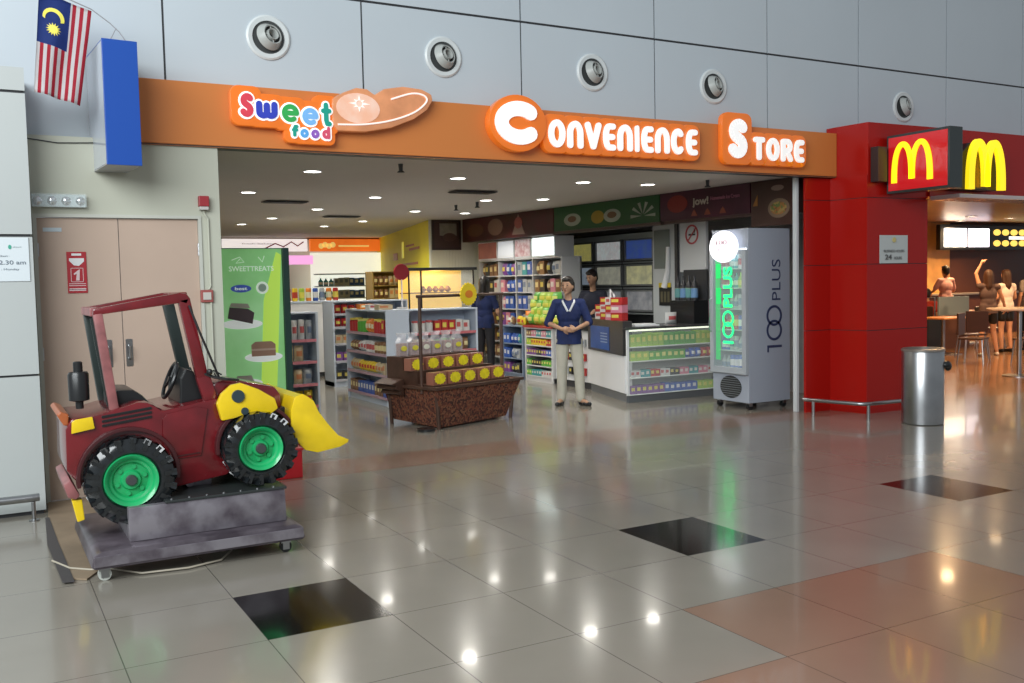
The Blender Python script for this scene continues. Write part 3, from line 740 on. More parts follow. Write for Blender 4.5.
def shelving(label, origin, rz, L_, D, H, zs, side=(True, True), back=True, group=None, mt=None, strip=(.55, .20, .22), z0=.10, name='gondola_shelf', cat='shelving', top=True, ups=()):
    """local frame: x along the face, front at y=0 and body towards +y"""
    mt = mt or SHELF
    t = thing(name, label, cat, origin, rz, group)
    if back:
        mb = MB(); mb.box(0, L_, D-.03, D, 0, H); build('back_panel', mb, mt, t, local=True)
    for k, x in enumerate((0, L_-.03)):
        if side[k]:
            mb = MB(); mb.box(x, x+.03, 0, D, 0, H); build('side_panel', mb, mt, t, local=True, bevel=.004)
    for x in ups:
        mb = MB(); mb.box(x-.015, x+.015, 0.01, D, 0, H); build('upright', mb, mt, t, local=True)
    mb = MB(); mb.box(.0, L_, .03, D-.03, 0, z0-.02); build('base', mb, mt, t, local=True)
    if top:
        mb = MB(); mb.box(0, L_, .0, D, H, H+.02); build('top_panel', mb, mt, t, local=True)
    for z in zs:
        mb = MB(); mb.box(.031 if side[0] else 0, L_-(.031 if side[1] else 0), 0.01, D-.031, z-.02, z); s = build('shelf', mb, mt, t, local=True)
        if strip:
            mb = MB(); mb.box(.03, L_-.03, -.004, .009, z-.032, z+.006); build('price_strip', mb, col(strip, .4), s, local=True)
    bpy.context.view_layer.update()
    M = Matrix.Translation(origin) @ Matrix.Rotation(rz, 4, 'Z')
    return t, M
R90 = -PI/2      # local x -> -Y, local y -> +X : faces -X

# ---- gondola B: short end facing left, long side facing the camera
tB, M = shelving('blue white shelf block end facing left with four stocked shelves', (3.60, 9.05, 0), R90, 1.58, .36, 1.27, (.12, .42, .70, .97), strip=(.45, .30, .36))
for z, k, c, h, s in ((.12, ['box', 'bag'], ['blue', 'brown', 'white', 'blue'], .17, 3), (.42, ['bag', 'box'], ['yellow', 'beige', 'green'], .16, 4), (.70, ['can', 'jar', 'bag'], ['silver', 'brown', 'white'], .16, 5), (.97, ['bag', 'box', 'jar'], ['red', 'brown', 'orange', 'green'], .20, 6)):
    row(M, .06, 1.5, .09, z, k, c, 'on the left-facing end of the shelf block, %s shelf' % {.12: 'bottom', .42: 'third', .70: 'second', .97: 'top'}[z], w=.095, d=.13, h=h, seed=s)
tB, M = shelving('blue white shelf block side facing the front behind the basket cart', (3.975, 7.47, 0), 0, .98, .40, 1.27, (.12, .42, .72, .97), side=(False, True), strip=(.55, .16, .18))
for z, k, c, h, s in ((.12, ['box', 'bag'], ['brown', 'white'], .18, 7), (.72, ['jar', 'can', 'bag'], ['brown', 'black', 'beige', 'green'], .17, 9), (.97, ['can', 'box', 'jar'], ['white', 'beige', 'red', 'green'], .17, 10)):
    row(M, .02, .93, .09, z, k, c, 'on the front side of the shelf block, %s shelf' % {.12: 'bottom', .72: 'second', .97: 'top'}[z], w=.095, d=.13, h=h, seed=s)
# ---- gondola A behind it
tA, M = shelving('tall grey-ended shelf further back left of the shelf block', (3.86, 10.4, 0), 0, 1.3, .5, 1.36, (.12, .42, .70, .97, 1.18), strip=(.5, .5, .55))
for z, c, s in ((.12, ['blue', 'black'], 11), (.42, ['blue', 'purple'], 12), (.70, ['brown', 'beige'], 13), (.97, ['green', 'yellow', 'red'], 14), (1.18, ['red', 'brown', 'white'], 15)):
    row(M, .05, .75, .09, z, ['bag', 'box', 'jar'], c, 'on the grey-ended shelf , %s shelf' % {.12: 'bottom', .42: 'fourth', .70: 'third', .97: 'second', 1.18: 'top'}[z], w=.11, d=.13, h=.15, seed=s)
# things standing on the top of the block
mb = MB(); mb.cone((4.10, 8.1, 1.30), (4.10, 8.1, 1.70), .012, seg=8, mi=1); mb.lathe([(.01, 0), (.11, 0), (.115, .02), (.01, .02)], (4.10, 8.09, 1.80), 'y', 24, 0); mb.cone((4.10, 8.1, 1.29), (4.10, 8.1, 1.31), .08, seg=16, mi=1)
tag(build('round_price_sign', mb, [DR, WHITE]), 'round red price sign on a thin stalk on top of the shelf block', 'price sign')
for k in range(3): put('box', ('orange', 'white', 'beige')[k], Matrix.Translation((3.72, 8.55-.35*k, 1.291)), .2, .16, .07, 'lying on top of the shelf block')

# ---- rack at the left behind the ride, snacks and pouches
tR, M = shelving('open rack with pink price strips between cooler and shelf block', (2.24, 7.6, 0), 0, .48, .42, 1.28, (.10, .38, .67, .95), strip=(.62, .22, .26), side=(True, True), z0=.08)
row(M, .05, .43, .10, .10, ['bag'], ['yellow', 'brown'], 'on the bottom of the open rack', w=.11, d=.10, h=.20, seed=1)
row(M, .05, .43, .10, .38, ['bag'], ['beige', 'silver'], 'on the lower shelf of the open rack', w=.11, d=.10, h=.21, seed=2, run=2)
row(M, .05, .43, .10, .67, ['bag'], ['beige', 'brown'], 'on the middle shelf of the open rack', w=.12, d=.10, h=.22, seed=3)
row(M, .05, .43, .10, .95, ['bag'], ['silver', 'white'], 'on the top shelf of the open rack', w=.085, d=.10, h=.26, seed=4)

# ---- row of colourful cups on a counter further back
t = thing('back_counter', 'pale counter carrying colourful cups, beyond the open rack', 'counter', (4.0, 12.6, 0))
CX0, CX1 = 3.40, 4.75
mb = MB(); mb.box(CX0, CX1, 12.35, 12.9, .08, 1.33); build('body', mb, WHITE, t, bevel=.01)
mb = MB(); mb.box(CX0-.02, CX1+.02, 12.32, 12.92, 1.33, 1.365); build('worktop', mb, SHELF, t, bevel=.004)
mb = MB(); mb.box(CX0+.04, CX1-.04, 12.4, 12.85, 0, .08); build('plinth', mb, DARK, t)
cc = ['orange', 'brown', 'red', 'yellow', 'lime', 'orange', 'blue', 'silver', 'orange', 'red']
for k, c in enumerate(cc): put('can', c, Matrix.Translation((3.48+k*.125, 12.42, 1.366)), .10, .10, .23, 'in the row of cups on the pale back counter')

# ---- green cake cooler
t = thing('poster_cooler', 'upright cooler with a bright green cake poster on its front', 'cooler', (1.2, 5.4, 0))
mb = MB(); mb.box(.86, 1.66, 5.22, 5.85, .06, 2.02); mb.box(.90, 1.62, 5.26, 5.82, 0, .06); build('cabinet', mb, mat('cooler_body', (.04, .10, .10), .4), t, bevel=.01)
mb = MB(); mb.box(1.60, 1.665, 5.17, 5.225, .3, 2.02); build('door_edge', mb, mat('cooler_edge', (.02, .06, .05), .3), t, bevel=.004)
GP = mat('poster_green', (.16, .48, .13), .35, emit=(.25, .62, .22), es=.28, nscale=1.1, col2=(.42, .72, .42))
mb = MB(); mb.box(.86, 1.595, 5.195, 5.218, .45, 2.01, 0)
pp = build('poster_panel', mb, GP, t)
mb = MB(); mb.prism([(1.34, .55), (1.50, .55), (1.59, 1.95), (1.54, 1.98), (1.40, 1.5)], 5.190, 5.1945); build('yellow_ray', mb, mat('poster_lime', (.5, .75, .10), .4, emit=(.5, .8, .1), es=.35), t)
PWH = mat('poster_white_ink', (.7, .8, .7), .4, emit=(.7, .85, .7), es=.3)
mb = MB(); mb.prism(circ(1.18, 1.62, .10, 24, .038), 5.186, 5.1895); build('blue_oval', mb, mat('oval_blue', (.04, .08, .35), .4, emit=(.04, .08, .4), es=.3), t)
mb = MB(); put_text(mb, 'best', (1.12, 5.1858, 1.605), RX, UP, .12, .032, .002, .02); build('oval_lettering', mb, PWH, t)
mb = MB(); put_text(mb, 'SWEETTREATS', (1.07, 5.1895, 1.79), RX, UP, .44, .05, .002, .01); build('title_lettering', mb, PWH, t)
mb = MB(); mb.tube([(1.10, 5.19, 1.90), (1.18, 5.19, 1.93), (1.22, 5.19, 1.88), (1.14, 5.19, 1.87), (1.18, 5.19, 1.91)], .004, 6); mb.tube([(1.36, 5.19, 1.93), (1.40, 5.19, 1.88), (1.42, 5.19, 1.94)], .004, 6); build('script_lettering', mb, PWH, t)
mb = MB(); mb.prism(circ(1.39, 1.625, .062, 24), 5.1885, 5.190); build('white_print', mb, mat('poster_white', (.7, .8, .7), .4, emit=(.7, .85, .7), es=.3), t)
mb = MB(); mb.prism(circ(1.39, 1.625, .04, 16), 5.187, 5.1885); build('round_seal', mb, col((.35, .5, .4), .5), t)
PLT = mat('poster_plate', (.75, .8, .78), .3, emit=(.7, .75, .72), es=.3)
for (cx, cz, w) in ((1.18, 1.27, .20), (1.38, .935, .19), (1.18, .68, .18)):
    mb = MB(); mb.prism(circ(cx, cz, w, 24, .05), 5.185, 5.1895); build('printed_plate', mb, PLT, t)
KC = [col((.09, .06, .07), .4), col((.42, .25, .17), .4), col((.45, .42, .36), .4), col((.62, .45, .35), .4)]
for P, y0, c in (([(1.04, 1.33), (1.28, 1.27), (1.30, 1.38), (1.24, 1.42), (1.06, 1.44)], 5.1835, 0), ([(1.06, 1.445), (1.16, 1.43), (1.26, 1.425), (1.24, 1.47), (1.08, 1.48)], 5.1835, 2),
                 ([(1.26, .945), (1.50, .945), (1.50, 1.06), (1.46, 1.09), (1.30, 1.09), (1.26, 1.06)], 5.1835, 1), ([(1.26, 1.0), (1.50, 1.0), (1.50, 1.02), (1.26, 1.02)], 5.182, 3), ([(1.08, .69), (1.28, .69), (1.25, .76), (1.11, .76)], 5.1835, 2)):
    mb = MB(); mb.prism(P, y0, y0+.0015); build('printed_cake', mb, KC[c], t)
# red crate before the cooler
t = thing('red_crate', 'low red crate on the floor behind the ride', 'crate', (1.0, 3.9, 0))
mb = MB(); mb.box(.80, 1.265, 3.60, 4.1, 0, .235); build('body', mb, mat('crate_red', (.48, .012, .018), .35), t, bevel=.012)
mb = MB(); mb.box(.79, 1.275, 3.59, 4.11, .235, .255); build('rim', mb, DR, t, bevel=.005)

# ---- back wall signs and lit back room counter
def sign(name, label, box, mt, cat='sign', extra=None):
    t = thing(name, label, cat, ((box[0]+box[1])/2, box[3], box[4]))
    mb = MB(); mb.box(*box); build('sign_face', mb, mt, t)
    if extra: extra(t)
    return t
def ex(t):
    mb = MB(); put_text(mb, 'fresh bakery', (4.5, 18.79, 2.64), RX, UP, .8, .06, .004); build('printed_text', mb, col((.35, .3, .3), .5), t)
    mb = MB(); mb.tube([(5.05, 18.785, 2.56), (5.3, 18.785, 2.68), (5.5, 18.785, 2.60), (5.7, 18.785, 2.72), (5.85, 18.785, 2.62), (6.0, 18.785, 2.72)], .018, 6); build('red_swirl', mb, col((.45, .15, .18), .5), t)
sign('white_back_sign', 'lit white sign board high on the rear wall at the left', (4.05, 6.10, 18.8, 18.9, 2.49, 2.79), mat('lit_white_sign', (.8, .76, .74), .4, emit=(1, .93, .9), es=.7), extra=ex)
def ex(t):
    mb = MB()
    for k in range(4): mb.prism(circ(6.45+.1*k, 2.62+.03*(k % 2), .07, 12), 18.785, 18.8)
    mb.box(6.9, 7.7, 18.79, 18.8, 2.60, 2.64); build('printed_pastry', mb, mat('pastry_print', (.8, .55, .15), .4, emit=(1, .7, .2), es=.5), t)
sign('orange_back_sign', 'lit orange food sign high on the rear wall', (6.18, 8.1, 18.8, 18.9, 2.49, 2.79), mat('lit_orange_sign', (.7, .15, .02), .4, emit=(.9, .18, .02), es=.6, noise=.5, nscale=3), extra=ex)
mb = MB(); mb.box(5.1, 5.95, 17.9, 18.0, 2.15, 2.36); tag(build('pink_light_box', mb, mat('pink_lit', (.8, .35, .7), .4, emit=(1, .45, .85), es=.9)), 'small glowing pink box below the white rear sign', 'light box')
t = thing('lit_back_cabinet', 'brightly lit white wall cabinet below the orange rear sign', 'cabinet', (7.1, 18.5, 0))
mb = MB(); mb.box(6.15, 8.05, 18.7, 18.78, 0, 2.45); build('back_panel', mb, mat('lit_back', (.85, .85, .75), .5, emit=(1, 1, .85), es=.7), t)
for z in (1.3, 1.6, 1.9):
    mb = MB(); mb.box(6.2, 7.5, 18.4, 18.7, z, z+.03); build('shelf', mb, SHELF, t)
mb = MB(); mb.box(6.15, 8.05, 18.2, 18.7, 0, 1.0); build('base_cabinet', mb, WHITE, t)
for z in (1.33, 1.63):
    row(Matrix.Translation((6.25, 18.5, 0)), 0, 1.2, 0, z, ['box', 'bottle'], ['blue', 'silver', 'teal'], 'on the lit rear cabinet, %s shelf' % ('lower' if z < 1.5 else 'upper'), w=.12, d=.1, h=.2, seed=5)
# yellow wall print + goods
t = thing('yellow_wall_print', 'faded red and white print on the yellow wall', 'wall print', (6.9, 14, 1.4))
YA, YB = Vector((6.43, 12.3, 0)), Vector((8.12, 19.3, 0)); yd = (YB-YA).normalized(); yn = Vector((-yd.y, yd.x, 0))
def yw(mb, s0, s1, z0, z1, off, mi=0):
    a, b = YA+yd*s0+yn*off, YA+yd*s1+yn*off; c, d = YA+yd*s1+yn*.001, YA+yd*s0+yn*.001
    return mb.prism([(a.x, a.y), (b.x, b.y), (c.x, c.y), (d.x, d.y)], z0, z1, 'z', mi)
mb = MB()
for a, b, z0, z1 in ((3.8, 4.4, 2.18, 2.34), (1.2, 3.2, 2.03, 2.08), (1.0, 2.2, 2.33, 2.38), (1.6, 2.6, 2.42, 2.46)): yw(mb, a, b, z0, z1, .01)
build('red_letters', mb, col((.50, .16, .04), .5), t)
mb = MB()
for a, b in ((.7, 1.2), (1.5, 2.1)): yw(mb, a, b, 1.55, 1.95, .008)
build('pale_blocks', mb, col((.62, .50, .25), .5), t)
mb = MB(); yw(mb, 2.9, 3.15, 2.2, 2.55, .012); build('bright_bar', mb, col((.8, .7, .1), .5, emit=(1, .9, .1), es=.3), t)
ty, M = shelving('low shelf of yellow packets in front of the yellow wall', (5.93, 14.0, 0), 0, .75, .4, 1.88, (.3, .7, 1.1, 1.36, 1.62), strip=None, mt=mat('brown_shelf', (.30, .20, .07), .5), name='packet_shelf', back=True)
for z, w in ((1.1, 'fourth'), (1.36, 'third'), (1.62, 'second')): row(M, .05, .70, .1, z, ['box', 'bag'], ['yellow', 'brown', 'beige'], 'on the %s tier by the yellow wall' % w, w=.1, d=.12, h=.2, seed=int(z*10))

# ---- bakery display case, glowing yellow
t = thing('bakery_case', 'glass bakery display case glowing yellow inside', 'display case', (6.05, 11.2, 0))
mb = MB(); mb.box(5.45, 6.72, 11.0, 11.55, 0, .75); build('base', mb, WHITE, t, bevel=.01)
mb = MB(); mb.box(5.47, 6.70, 11.5, 11.54, .75, 1.86); build('lit_back', mb, mat('case_glow', (.9, .68, .2), .5, emit=(1, .62, .12), es=.75, noise=.3, nscale=2), t)
mb = MB(); mb.box(5.42, 6.76, 10.97, 11.57, 1.86, 1.91); build('top_frame', mb, BLACK, t, bevel=.005)
for x in (5.45, 5.68, 6.70):
    mb = MB(); mb.box(x-.012, x+.012, 11.0, 11.024, .75, 1.86); build('corner_post', mb, BLACK, t)
for z in (.78, 1.12, 1.46):
    mb = MB(); mb.box(5.47, 6.70, 11.03, 11.48, z, z+.02); build('glass_shelf' if z > 1 else 'shelf', mb, mat('case_shelf', (.25, .14, .05), .2), t)
mb = MB(); mb.box(5.46, 6.71, 11.006, 11.012, .75, 1.86); build('glass_front', mb, GLASS, t)
o = light(6.08, 11.25, 1.82, 10, (1, .62, .2), .15, False, 'case_lamp')
for k in range(5):
    mb = MB(); mb.sph((5.80+k*.12, 11.2, 1.525), (.05, .08, .045), 12); mb.sph((5.80+k*.12, 11.2, 1.56), (.03, .05, .03), 10)
    tag(build('pastry', mb, mat('pastry_brown', (.32, .12, .03), .5) if k == 0 else bpy.data.materials['pastry_brown'], smooth=True), 'browned pastry on the upper shelf of the bakery case', 'pastry', 'pastries in the bakery case')

# ---- framed picture and the poster run on the bulkhead
t = thing('framed_picture', 'dark framed landscape picture high beside the yellow wall', 'picture', (6.74, 12.18, 2.26))
mb = MB()
for b in ((6.44, 7.04, 12.15, 12.189, 2.26, 2.30), (6.44, 7.04, 12.15, 12.189, 2.79, 2.825), (6.44, 6.48, 12.15, 12.189, 2.30, 2.79), (7.0, 7.04, 12.15, 12.189, 2.30, 2.79)): mb.box(*b)
build('frame', mb, mat('dark_frame', (.03, .015, .01), .4), t)
mb = MB(); mb.box(6.48, 7.0, 12.165, 12.18, 2.30, 2.79, 0); mb.box(6.60, 6.95, 12.155, 12.165, 2.53, 2.76, 1); mb.prism(circ(6.80, 2.50, .14, 20, .08), 12.15, 12.156, 'y', 2); build('canvas', mb, [mat('canvas_dark', (.05, .02, .015), .5), mat('canvas_haze', (.22, .20, .16), .5, noise=.3), mat('canvas_brown', (.07, .03, .02), .5)], t)
def bposter(name, label, s0, s1, mats, z0=2.43, z1=2.82, fn=None):
    P = A2+bd*((s0+s1)/2)
    t = thing(name, label, 'poster', (P.x, P.y, z0))
    mb = MB(); bulk(mb, s0, s1, z0, z1, .001, .02); build('poster_sheet', mb, mats, t)
    if fn: fn(t)
    return t
BR = PI/2 - 0
rxb = tuple(bd)
def bpt(s, z, off=.02): p = A2+bd*s+bn*off; return (p.x, p.y, z)
def bpr(mb, pts, o0, o1, mi=0):
    """polygon [(s,z)] on the bulkhead face"""
    A = [mb.bm.verts.new(bpt(s, z, o1)) for s, z in pts]; B = [mb.bm.verts.new(bpt(s, z, o0)) for s, z in pts]; n = len(pts)
    fs = [mb.bm.faces.new(A), mb.bm.faces.new(B[::-1])]+[mb.bm.faces.new((A[i], B[i], B[(i+1) % n], A[(i+1) % n])) for i in range(n)]
    for f in fs: f.material_index = mi
    bmesh.ops.recalc_face_normals(mb.bm, faces=fs); return mb
def f1(t):
    MT = [col((.22, .12, .08), .5), col((.12, .05, .02), .5), col((.26, .17, .13), .5), col((.30, .08, .06), .5)]
    mb = MB(); bpr(mb, circ(1.2, 2.62, .25, 20, .15), .021, .026, 0); build('printed_bowl', mb, MT, t)
    mb = MB(); bpr(mb, circ(.5, 2.6, .3, 16, .12), .021, .025, 1); build('printed_dish', mb, MT, t)
    mb = MB()
    bpr(mb, [(1.75, 2.45), (1.95, 2.8), (2.15, 2.45)], .021, .027, 2); bpr(mb, circ(1.95, 2.65, .12, 16, .1), .022, .028, 3)
    build('printed_figure', mb, MT, t)
bposter('red_food_poster', 'dark red and brown food poster run beside the framed picture', .05, 2.98, mat('poster_darkred', (.085, .010, .010), .4, noise=.6, nscale=1.6, col2=(.035, .015, .008)), 2.405, 2.82, f1)
def f2(t):
    MT = [col((.30, .33, .26), .5), col((.30, .20, .02), .5), col((.14, .07, .03), .5)]
    for k, (s, w, m) in enumerate(((3.5, .22, 0), (4.15, .16, 1), (4.5, .2, 0))):
        mb = MB(); bpr(mb, circ(s, 2.60, w, 18, .10), .021, .026+.001*k, m)
        if m == 0: bpr(mb, circ(s, 2.61, .11, 14, .05), .0265, .031, 2)
        build('printed_dish', mb, MT, t)
    mb = MB()
    for k in range(6):
        a = k*PI/5; bpr(mb, [(5.2+.03*math.cos(a), 2.55+.03*math.sin(a)), (5.2+.27*math.cos(a+.12), 2.55+.2*math.sin(a+.12)), (5.2+.27*math.cos(a-.12), 2.55+.2*math.sin(a-.12))], .021, .026+.0005*k, 0)
    build('printed_leaves', mb, MT, t)
bposter('green_food_poster', 'dark green poster with pale food pictures above the cabinets', 3.0, 5.55, mat('poster_green_dark', (.012, .075, .018), .4), 2.44, 2.82, f2)
def f3(t):
    mb = MB(); bpr(mb, circ(5.92, 2.66, .20, 24, .12), .021, .025); build('red_round', mb, col((.20, .015, .01), .5), t)
    mb = MB(); put_text(mb, 'jow!', bpt(6.22, 2.585, .022), rxb, UP, .30, .135, .004, .03); build('jow_lettering', mb, col((.42, .37, .30), .5), t)
    mb = MB(); put_text(mb, 'Homemade Ice Cream', bpt(6.56, 2.66, .022), rxb, UP, .52, .05, .004, .01); build('thin_lettering', mb, col((.35, .12, .18), .5), t)
    mb = MB()
    for s in (6.25, 6.5, 6.78): bpr(mb, [(s-.06, 2.475), (s+.06, 2.475), (s+.03, 2.53), (s, 2.56), (s-.03, 2.53)], .021, .025)
    build('small_cones', mb, col((.25, .06, .03), .5), t)
bposter('jow_poster', 'dark purple poster reading jow! above the counter', 5.57, 7.25, mat('poster_purple', (.06, .006, .022), .4, noise=.4, nscale=2), 2.44, 2.82, f3)
def f4(t):
    mb = MB(); bpr(mb, circ(7.72, 2.47, .17, 20, .12), .021, .026, 0); bpr(mb, circ(7.72, 2.47, .13, 20, .08), .027, .03, 1); bpr(mb, circ(7.70, 2.72, .10, 16, .035), .021, .025, 2)
    bpr(mb, [(7.30, 2.52), (7.38, 2.52), (7.38, 2.66)], .021, .025, 3)
    build('printed_dish', mb, [col((.17, .11, .07), .5), multicol('noodle_print', [(.28, .12, .03), (.30, .20, .06), (.16, .05, .02), (.10, .14, .03)], 30), col((.22, .15, .12), .5), col((.3, .12, .02), .5)], t)
bposter('noodle_poster', 'dark brown poster with a plate of food beside the shop-front post', 7.27, 7.98, mat('poster_brown', (.045, .016, .010), .4), 2.26, 2.82, f4)

# ---- tall magazine / toy rack with light boxes on top
tT, M = shelving('tall white rack with light boxes on top behind the woman with long hair', (7.35, 12.05, 0), R90, 2.98, .40, 2.02, (.25, .55, .85, 1.15, 1.45, 1.75), strip=None, mt=mat('rack_white', (.60, .62, .64), .4), name='display_rack', cat='rack', ups=(.78, 1.42, 2.02), top=True)
cols6 = [['brown', 'white', 'black'], ['blue', 'pink', 'purple', 'blue'], ['blue', 'teal', 'silver'], ['brown', 'pink', 'silver', 'black']]
for j, (a, b) in enumerate(((.05, .74), (.82, 1.38), (1.46, 1.98), (2.06, 2.93))):
    for z in (.25, .55, .85, 1.15, 1.45, 1.75):
        row(M, a, b, .10, z, ['box', 'bag', 'box'], cols6[j], 'in bay %s of the tall white rack, %s shelf' % (['far left', 'second', 'third', 'right'][j], {.25: 'lowest', .55: 'fifth', .85: 'fourth', 1.15: 'third', 1.45: 'second', 1.75: 'top'}[z]), w=.15, d=.14, h=.235, gap=.02, run=1, seed=int(j*17+z*100))
LB = [(.0, .76, mat('lightbox_brown', (.25, .09, .06), .4, emit=(.3, .1, .07), es=.3, noise=.4, nscale=4), 'brown printed light box at the left end on the tall rack'),
      (.78, 1.40, mat('lightbox_white', (.7, .72, .75), .4, emit=(.8, .85, .9), es=.45), 'white light box on the tall rack, second from left'),
      (1.42, 2.0, mat('lightbox_patch', (.6, .5, .5), .4, emit=(.7, .6, .6), es=.3, noise=.6, nscale=12, col2=(.35, .08, .08)), 'patterned light box on the tall rack, third from left'),
      (2.02, 2.78, mat('lightbox_bright', (.75, .95, .95), .4, emit=(.85, 1, .98), es=2.2), 'bright glowing white light box on the tall rack')]
for a, b, m_, l in LB:
    t = thing('light_box', l, 'light box', (7.33, 12.05-(a+b)/2, 2.045))
    mb = MB(); mb.box(7.35, 7.73, 12.05-b, 12.05-a, 2.045, 2.39); build('housing', mb, WHITE, t, bevel=.004)
    mb = MB(); mb.box(7.34, 7.349, 12.05-b+.03, 12.05-a-.03, 2.075, 2.365); build('lit_face', mb, m_, t)

# ---- low counter racks under the chips
tC, M = shelving('white counter rack with a red top edge and rows of sweets', (6.80, 9.38, 0), R90, .86, .42, .86, (.10, .27, .44, .60, .74), strip=None, mt=mat('counter_rack_white', (.66, .66, .66), .4), name='sweet_rack', cat='rack')
for z, c, s in ((.10, ['teal', 'white', 'green'], 1), (.27, ['green', 'black', 'green'], 2), (.44, ['blue', 'black', 'purple'], 3), (.60, ['yellow', 'lime', 'red'], 4), (.74, ['red', 'teal', 'brown', 'pink'], 5)):
    row(M, .04, .82, .07, z, ['box'], c, 'in the white sweet rack, %s shelf' % {.10: 'lowest', .27: 'fourth', .44: 'third', .60: 'second', .74: 'top'}[z], w=.07, d=.12, h=.10, gap=.008, run=2, seed=s)
mb = MB(); mb.box(6.78, 7.24, 8.50, 9.40, .881, .915); tag(build('red_rack_top', mb, mat('rack_red', (.36, .03, .03), .4), bevel=.004), 'red-edged top board lying on the white sweet rack', 'board')
tC, M = shelving('bluish low rack left of the white sweet rack', (6.78, 10.12, 0), R90, .70, .42, .88, (.10, .35, .6), strip=None, mt=mat('bluish_rack', (.22, .28, .38), .4), name='sweet_rack', cat='rack')
for z, c, s in ((.10, ['purple', 'black'], 1), (.35, ['blue', 'silver'], 2), (.6, ['blue', 'teal', 'blue'], 3)):
    row(M, .04, .66, .07, z, ['box', 'bag'], c, 'in the bluish rack, %s shelf' % {.10: 'lowest', .35: 'middle', .6: 'top'}[z], w=.10, d=.12, h=.17, gap=.01, run=2, seed=s)
# back counter run behind the standing woman
t = thing('till_counter', 'dark-topped counter run behind the standing woman', 'counter', (6.9, 8.0, 0))
mb = MB(); mb.box(6.84, 7.30, 7.5, 8.48, .1, .88); build('body', mb, WHITE, t, bevel=.005)
mb = MB(); mb.box(6.80, 7.32, 7.46, 8.48, .88, .92); build('worktop', mb, BLACK, t, bevel=.004)
mb = MB(); mb.box(6.86, 7.28, 7.52, 8.46, 0, .1); build('plinth', mb, DARK, t)
for z in (.2, .42, .64):
    row(Matrix.Translation((6.80, 8.4, 0)) @ Matrix.Rotation(R90, 4, 'Z'), 0, .85, .02, z, ['box'], ['black', 'silver', 'red'], 'hung on the till counter front at %s height' % {.2: 'ankle', .42: 'knee', .64: 'thigh'}[z], w=.09, d=.03, h=.12, gap=.03, run=1, seed=int(z*50))
# green chips pile
R = random.Random(3)
for j in range(4):
    for i in range(5-(j // 3)):
        o = put('bag', 'lime' if (i+j) % 3 else 'green', Matrix.Translation((6.95+.03*j, 9.36-.20*i-.05*(j % 2), .92+.115*j)) @ Matrix.Rotation(R90+.2*R.uniform(-1, 1), 4, 'Z'), .24, .16, .19, 'in the green pile on the red-topped sweet rack')
for k, (c, x, y, h) in enumerate((('yellow', 6.90, 9.55, .12), ('yellow', 6.92, 9.72, .13), ('orange', 7.02, 9.60, .20), ('brown', 6.88, 9.88, .12), ('white', 6.90, 10.02, .10), ('red', 7.08, 9.5, .30), ('orange', 7.1, 9.42, .26))):
    put('bag', c, Matrix.Translation((x, y, .90)) @ Matrix.Rotation(R90+.3*(k % 3-1), 4, 'Z'), .16, .10, h*1.2, 'heaped on top of the bluish rack')

# ---- main till counter with lit goods shelves
t = thing('goods_counter', 'counter with lit glass-fronted goods shelves left of the drinks fridge', 'counter', (7.1, 6.2, 0))
cp = [(6.33, 5.88), (7.98, 5.84), (7.98, 6.45), (6.75, 6.5)]
mb = MB(); mb.prism([(6.36, 5.90), (7.96, 5.87), (7.96, 6.40), (6.72, 6.45)], 0, .10, 'z'); build('plinth', mb, col((.16, .17, .18), .4, metal=.3), t)
mb = MB(); mb.prism([(6.47, 6.15), (7.98, 6.12), (7.98, 6.45), (6.60, 6.5)], .10, .97, 'z'); build('body', mb, mat('counter_inner_white', (.62, .66, .62), .4), t)
mb = MB(); mb.box(6.33, 6.36, 5.87, 5.90, .10, .97); mb.box(7.95, 7.98, 5.84, 5.87, .10, .97); build('edge_post', mb, WHITE, t)
for z in (.11, .33, .55, .74):
    mb = MB(); mb.prism([(6.35, 5.875), (7.96, 5.845), (7.97, 6.12), (6.46, 6.15)], z-.012, z, 'z'); build('shelf', mb, mat('lit_shelf_white', (.8, .85, .8), .4) if z < .2 else bpy.data.materials['lit_shelf_white'], t)
mb = MB(); mb.prism([(6.345, 5.873), (7.965, 5.843), (7.965, 5.847), (6.345, 5.877)], .10, .97, 'z'); build('glass_front', mb, GLASS, t)
mb = MB(); mb.prism([(6.30, 5.85), (8.0, 5.81), (8.0, 6.5), (6.68, 6.5), (6.50, 5.93), (6.31, 5.93)], .97, 1.0, 'z'); build('worktop', mb, mat('dark_worktop', (.05, .05, .05), .25), t, bevel=.004)
mb = MB(); mb.prism([(6.38, 5.89), (7.95, 5.865), (7.95, 5.90), (6.39, 5.92)], .945, .965, 'z'); build('strip_lamp', mb, mat('strip_glow', (1, 1, .9), .4, emit=(.95, 1, .8), es=1.2), t)
Mc = Matrix.Translation((6.38, 5.95, 0)) @ Matrix.Rotation(math.atan2(-.03, 1.6), 4, 'Z')
row(Mc, .02, 1.5, 0, .111, ['box'], ['blue', 'blue', 'white', 'purple', 'lime', 'silver'], 'on the lowest lit counter shelf', w=.085, d=.12, h=.12, gap=.008, run=3, seed=21)
row(Mc, .02, 1.5, 0, .331, ['box'], ['red', 'blue', 'white', 'pink', 'teal', 'black'], 'on the third lit counter shelf', w=.075, d=.12, h=.10, gap=.006, run=2, seed=29)
row(Mc, .02, 1.5, 0, .551, ['box', 'bag'], ['green', 'blue', 'red', 'lime', 'lime'], 'on the second lit counter shelf', w=.095, d=.12, h=.13, gap=.006, run=3, seed=31)
row(Mc, .02, 1.5, 0, .741, ['bag', 'box'], ['lime', 'green', 'lime'], 'on the top lit counter shelf', w=.085, d=.12, h=.18, gap=.006, run=3, seed=36)
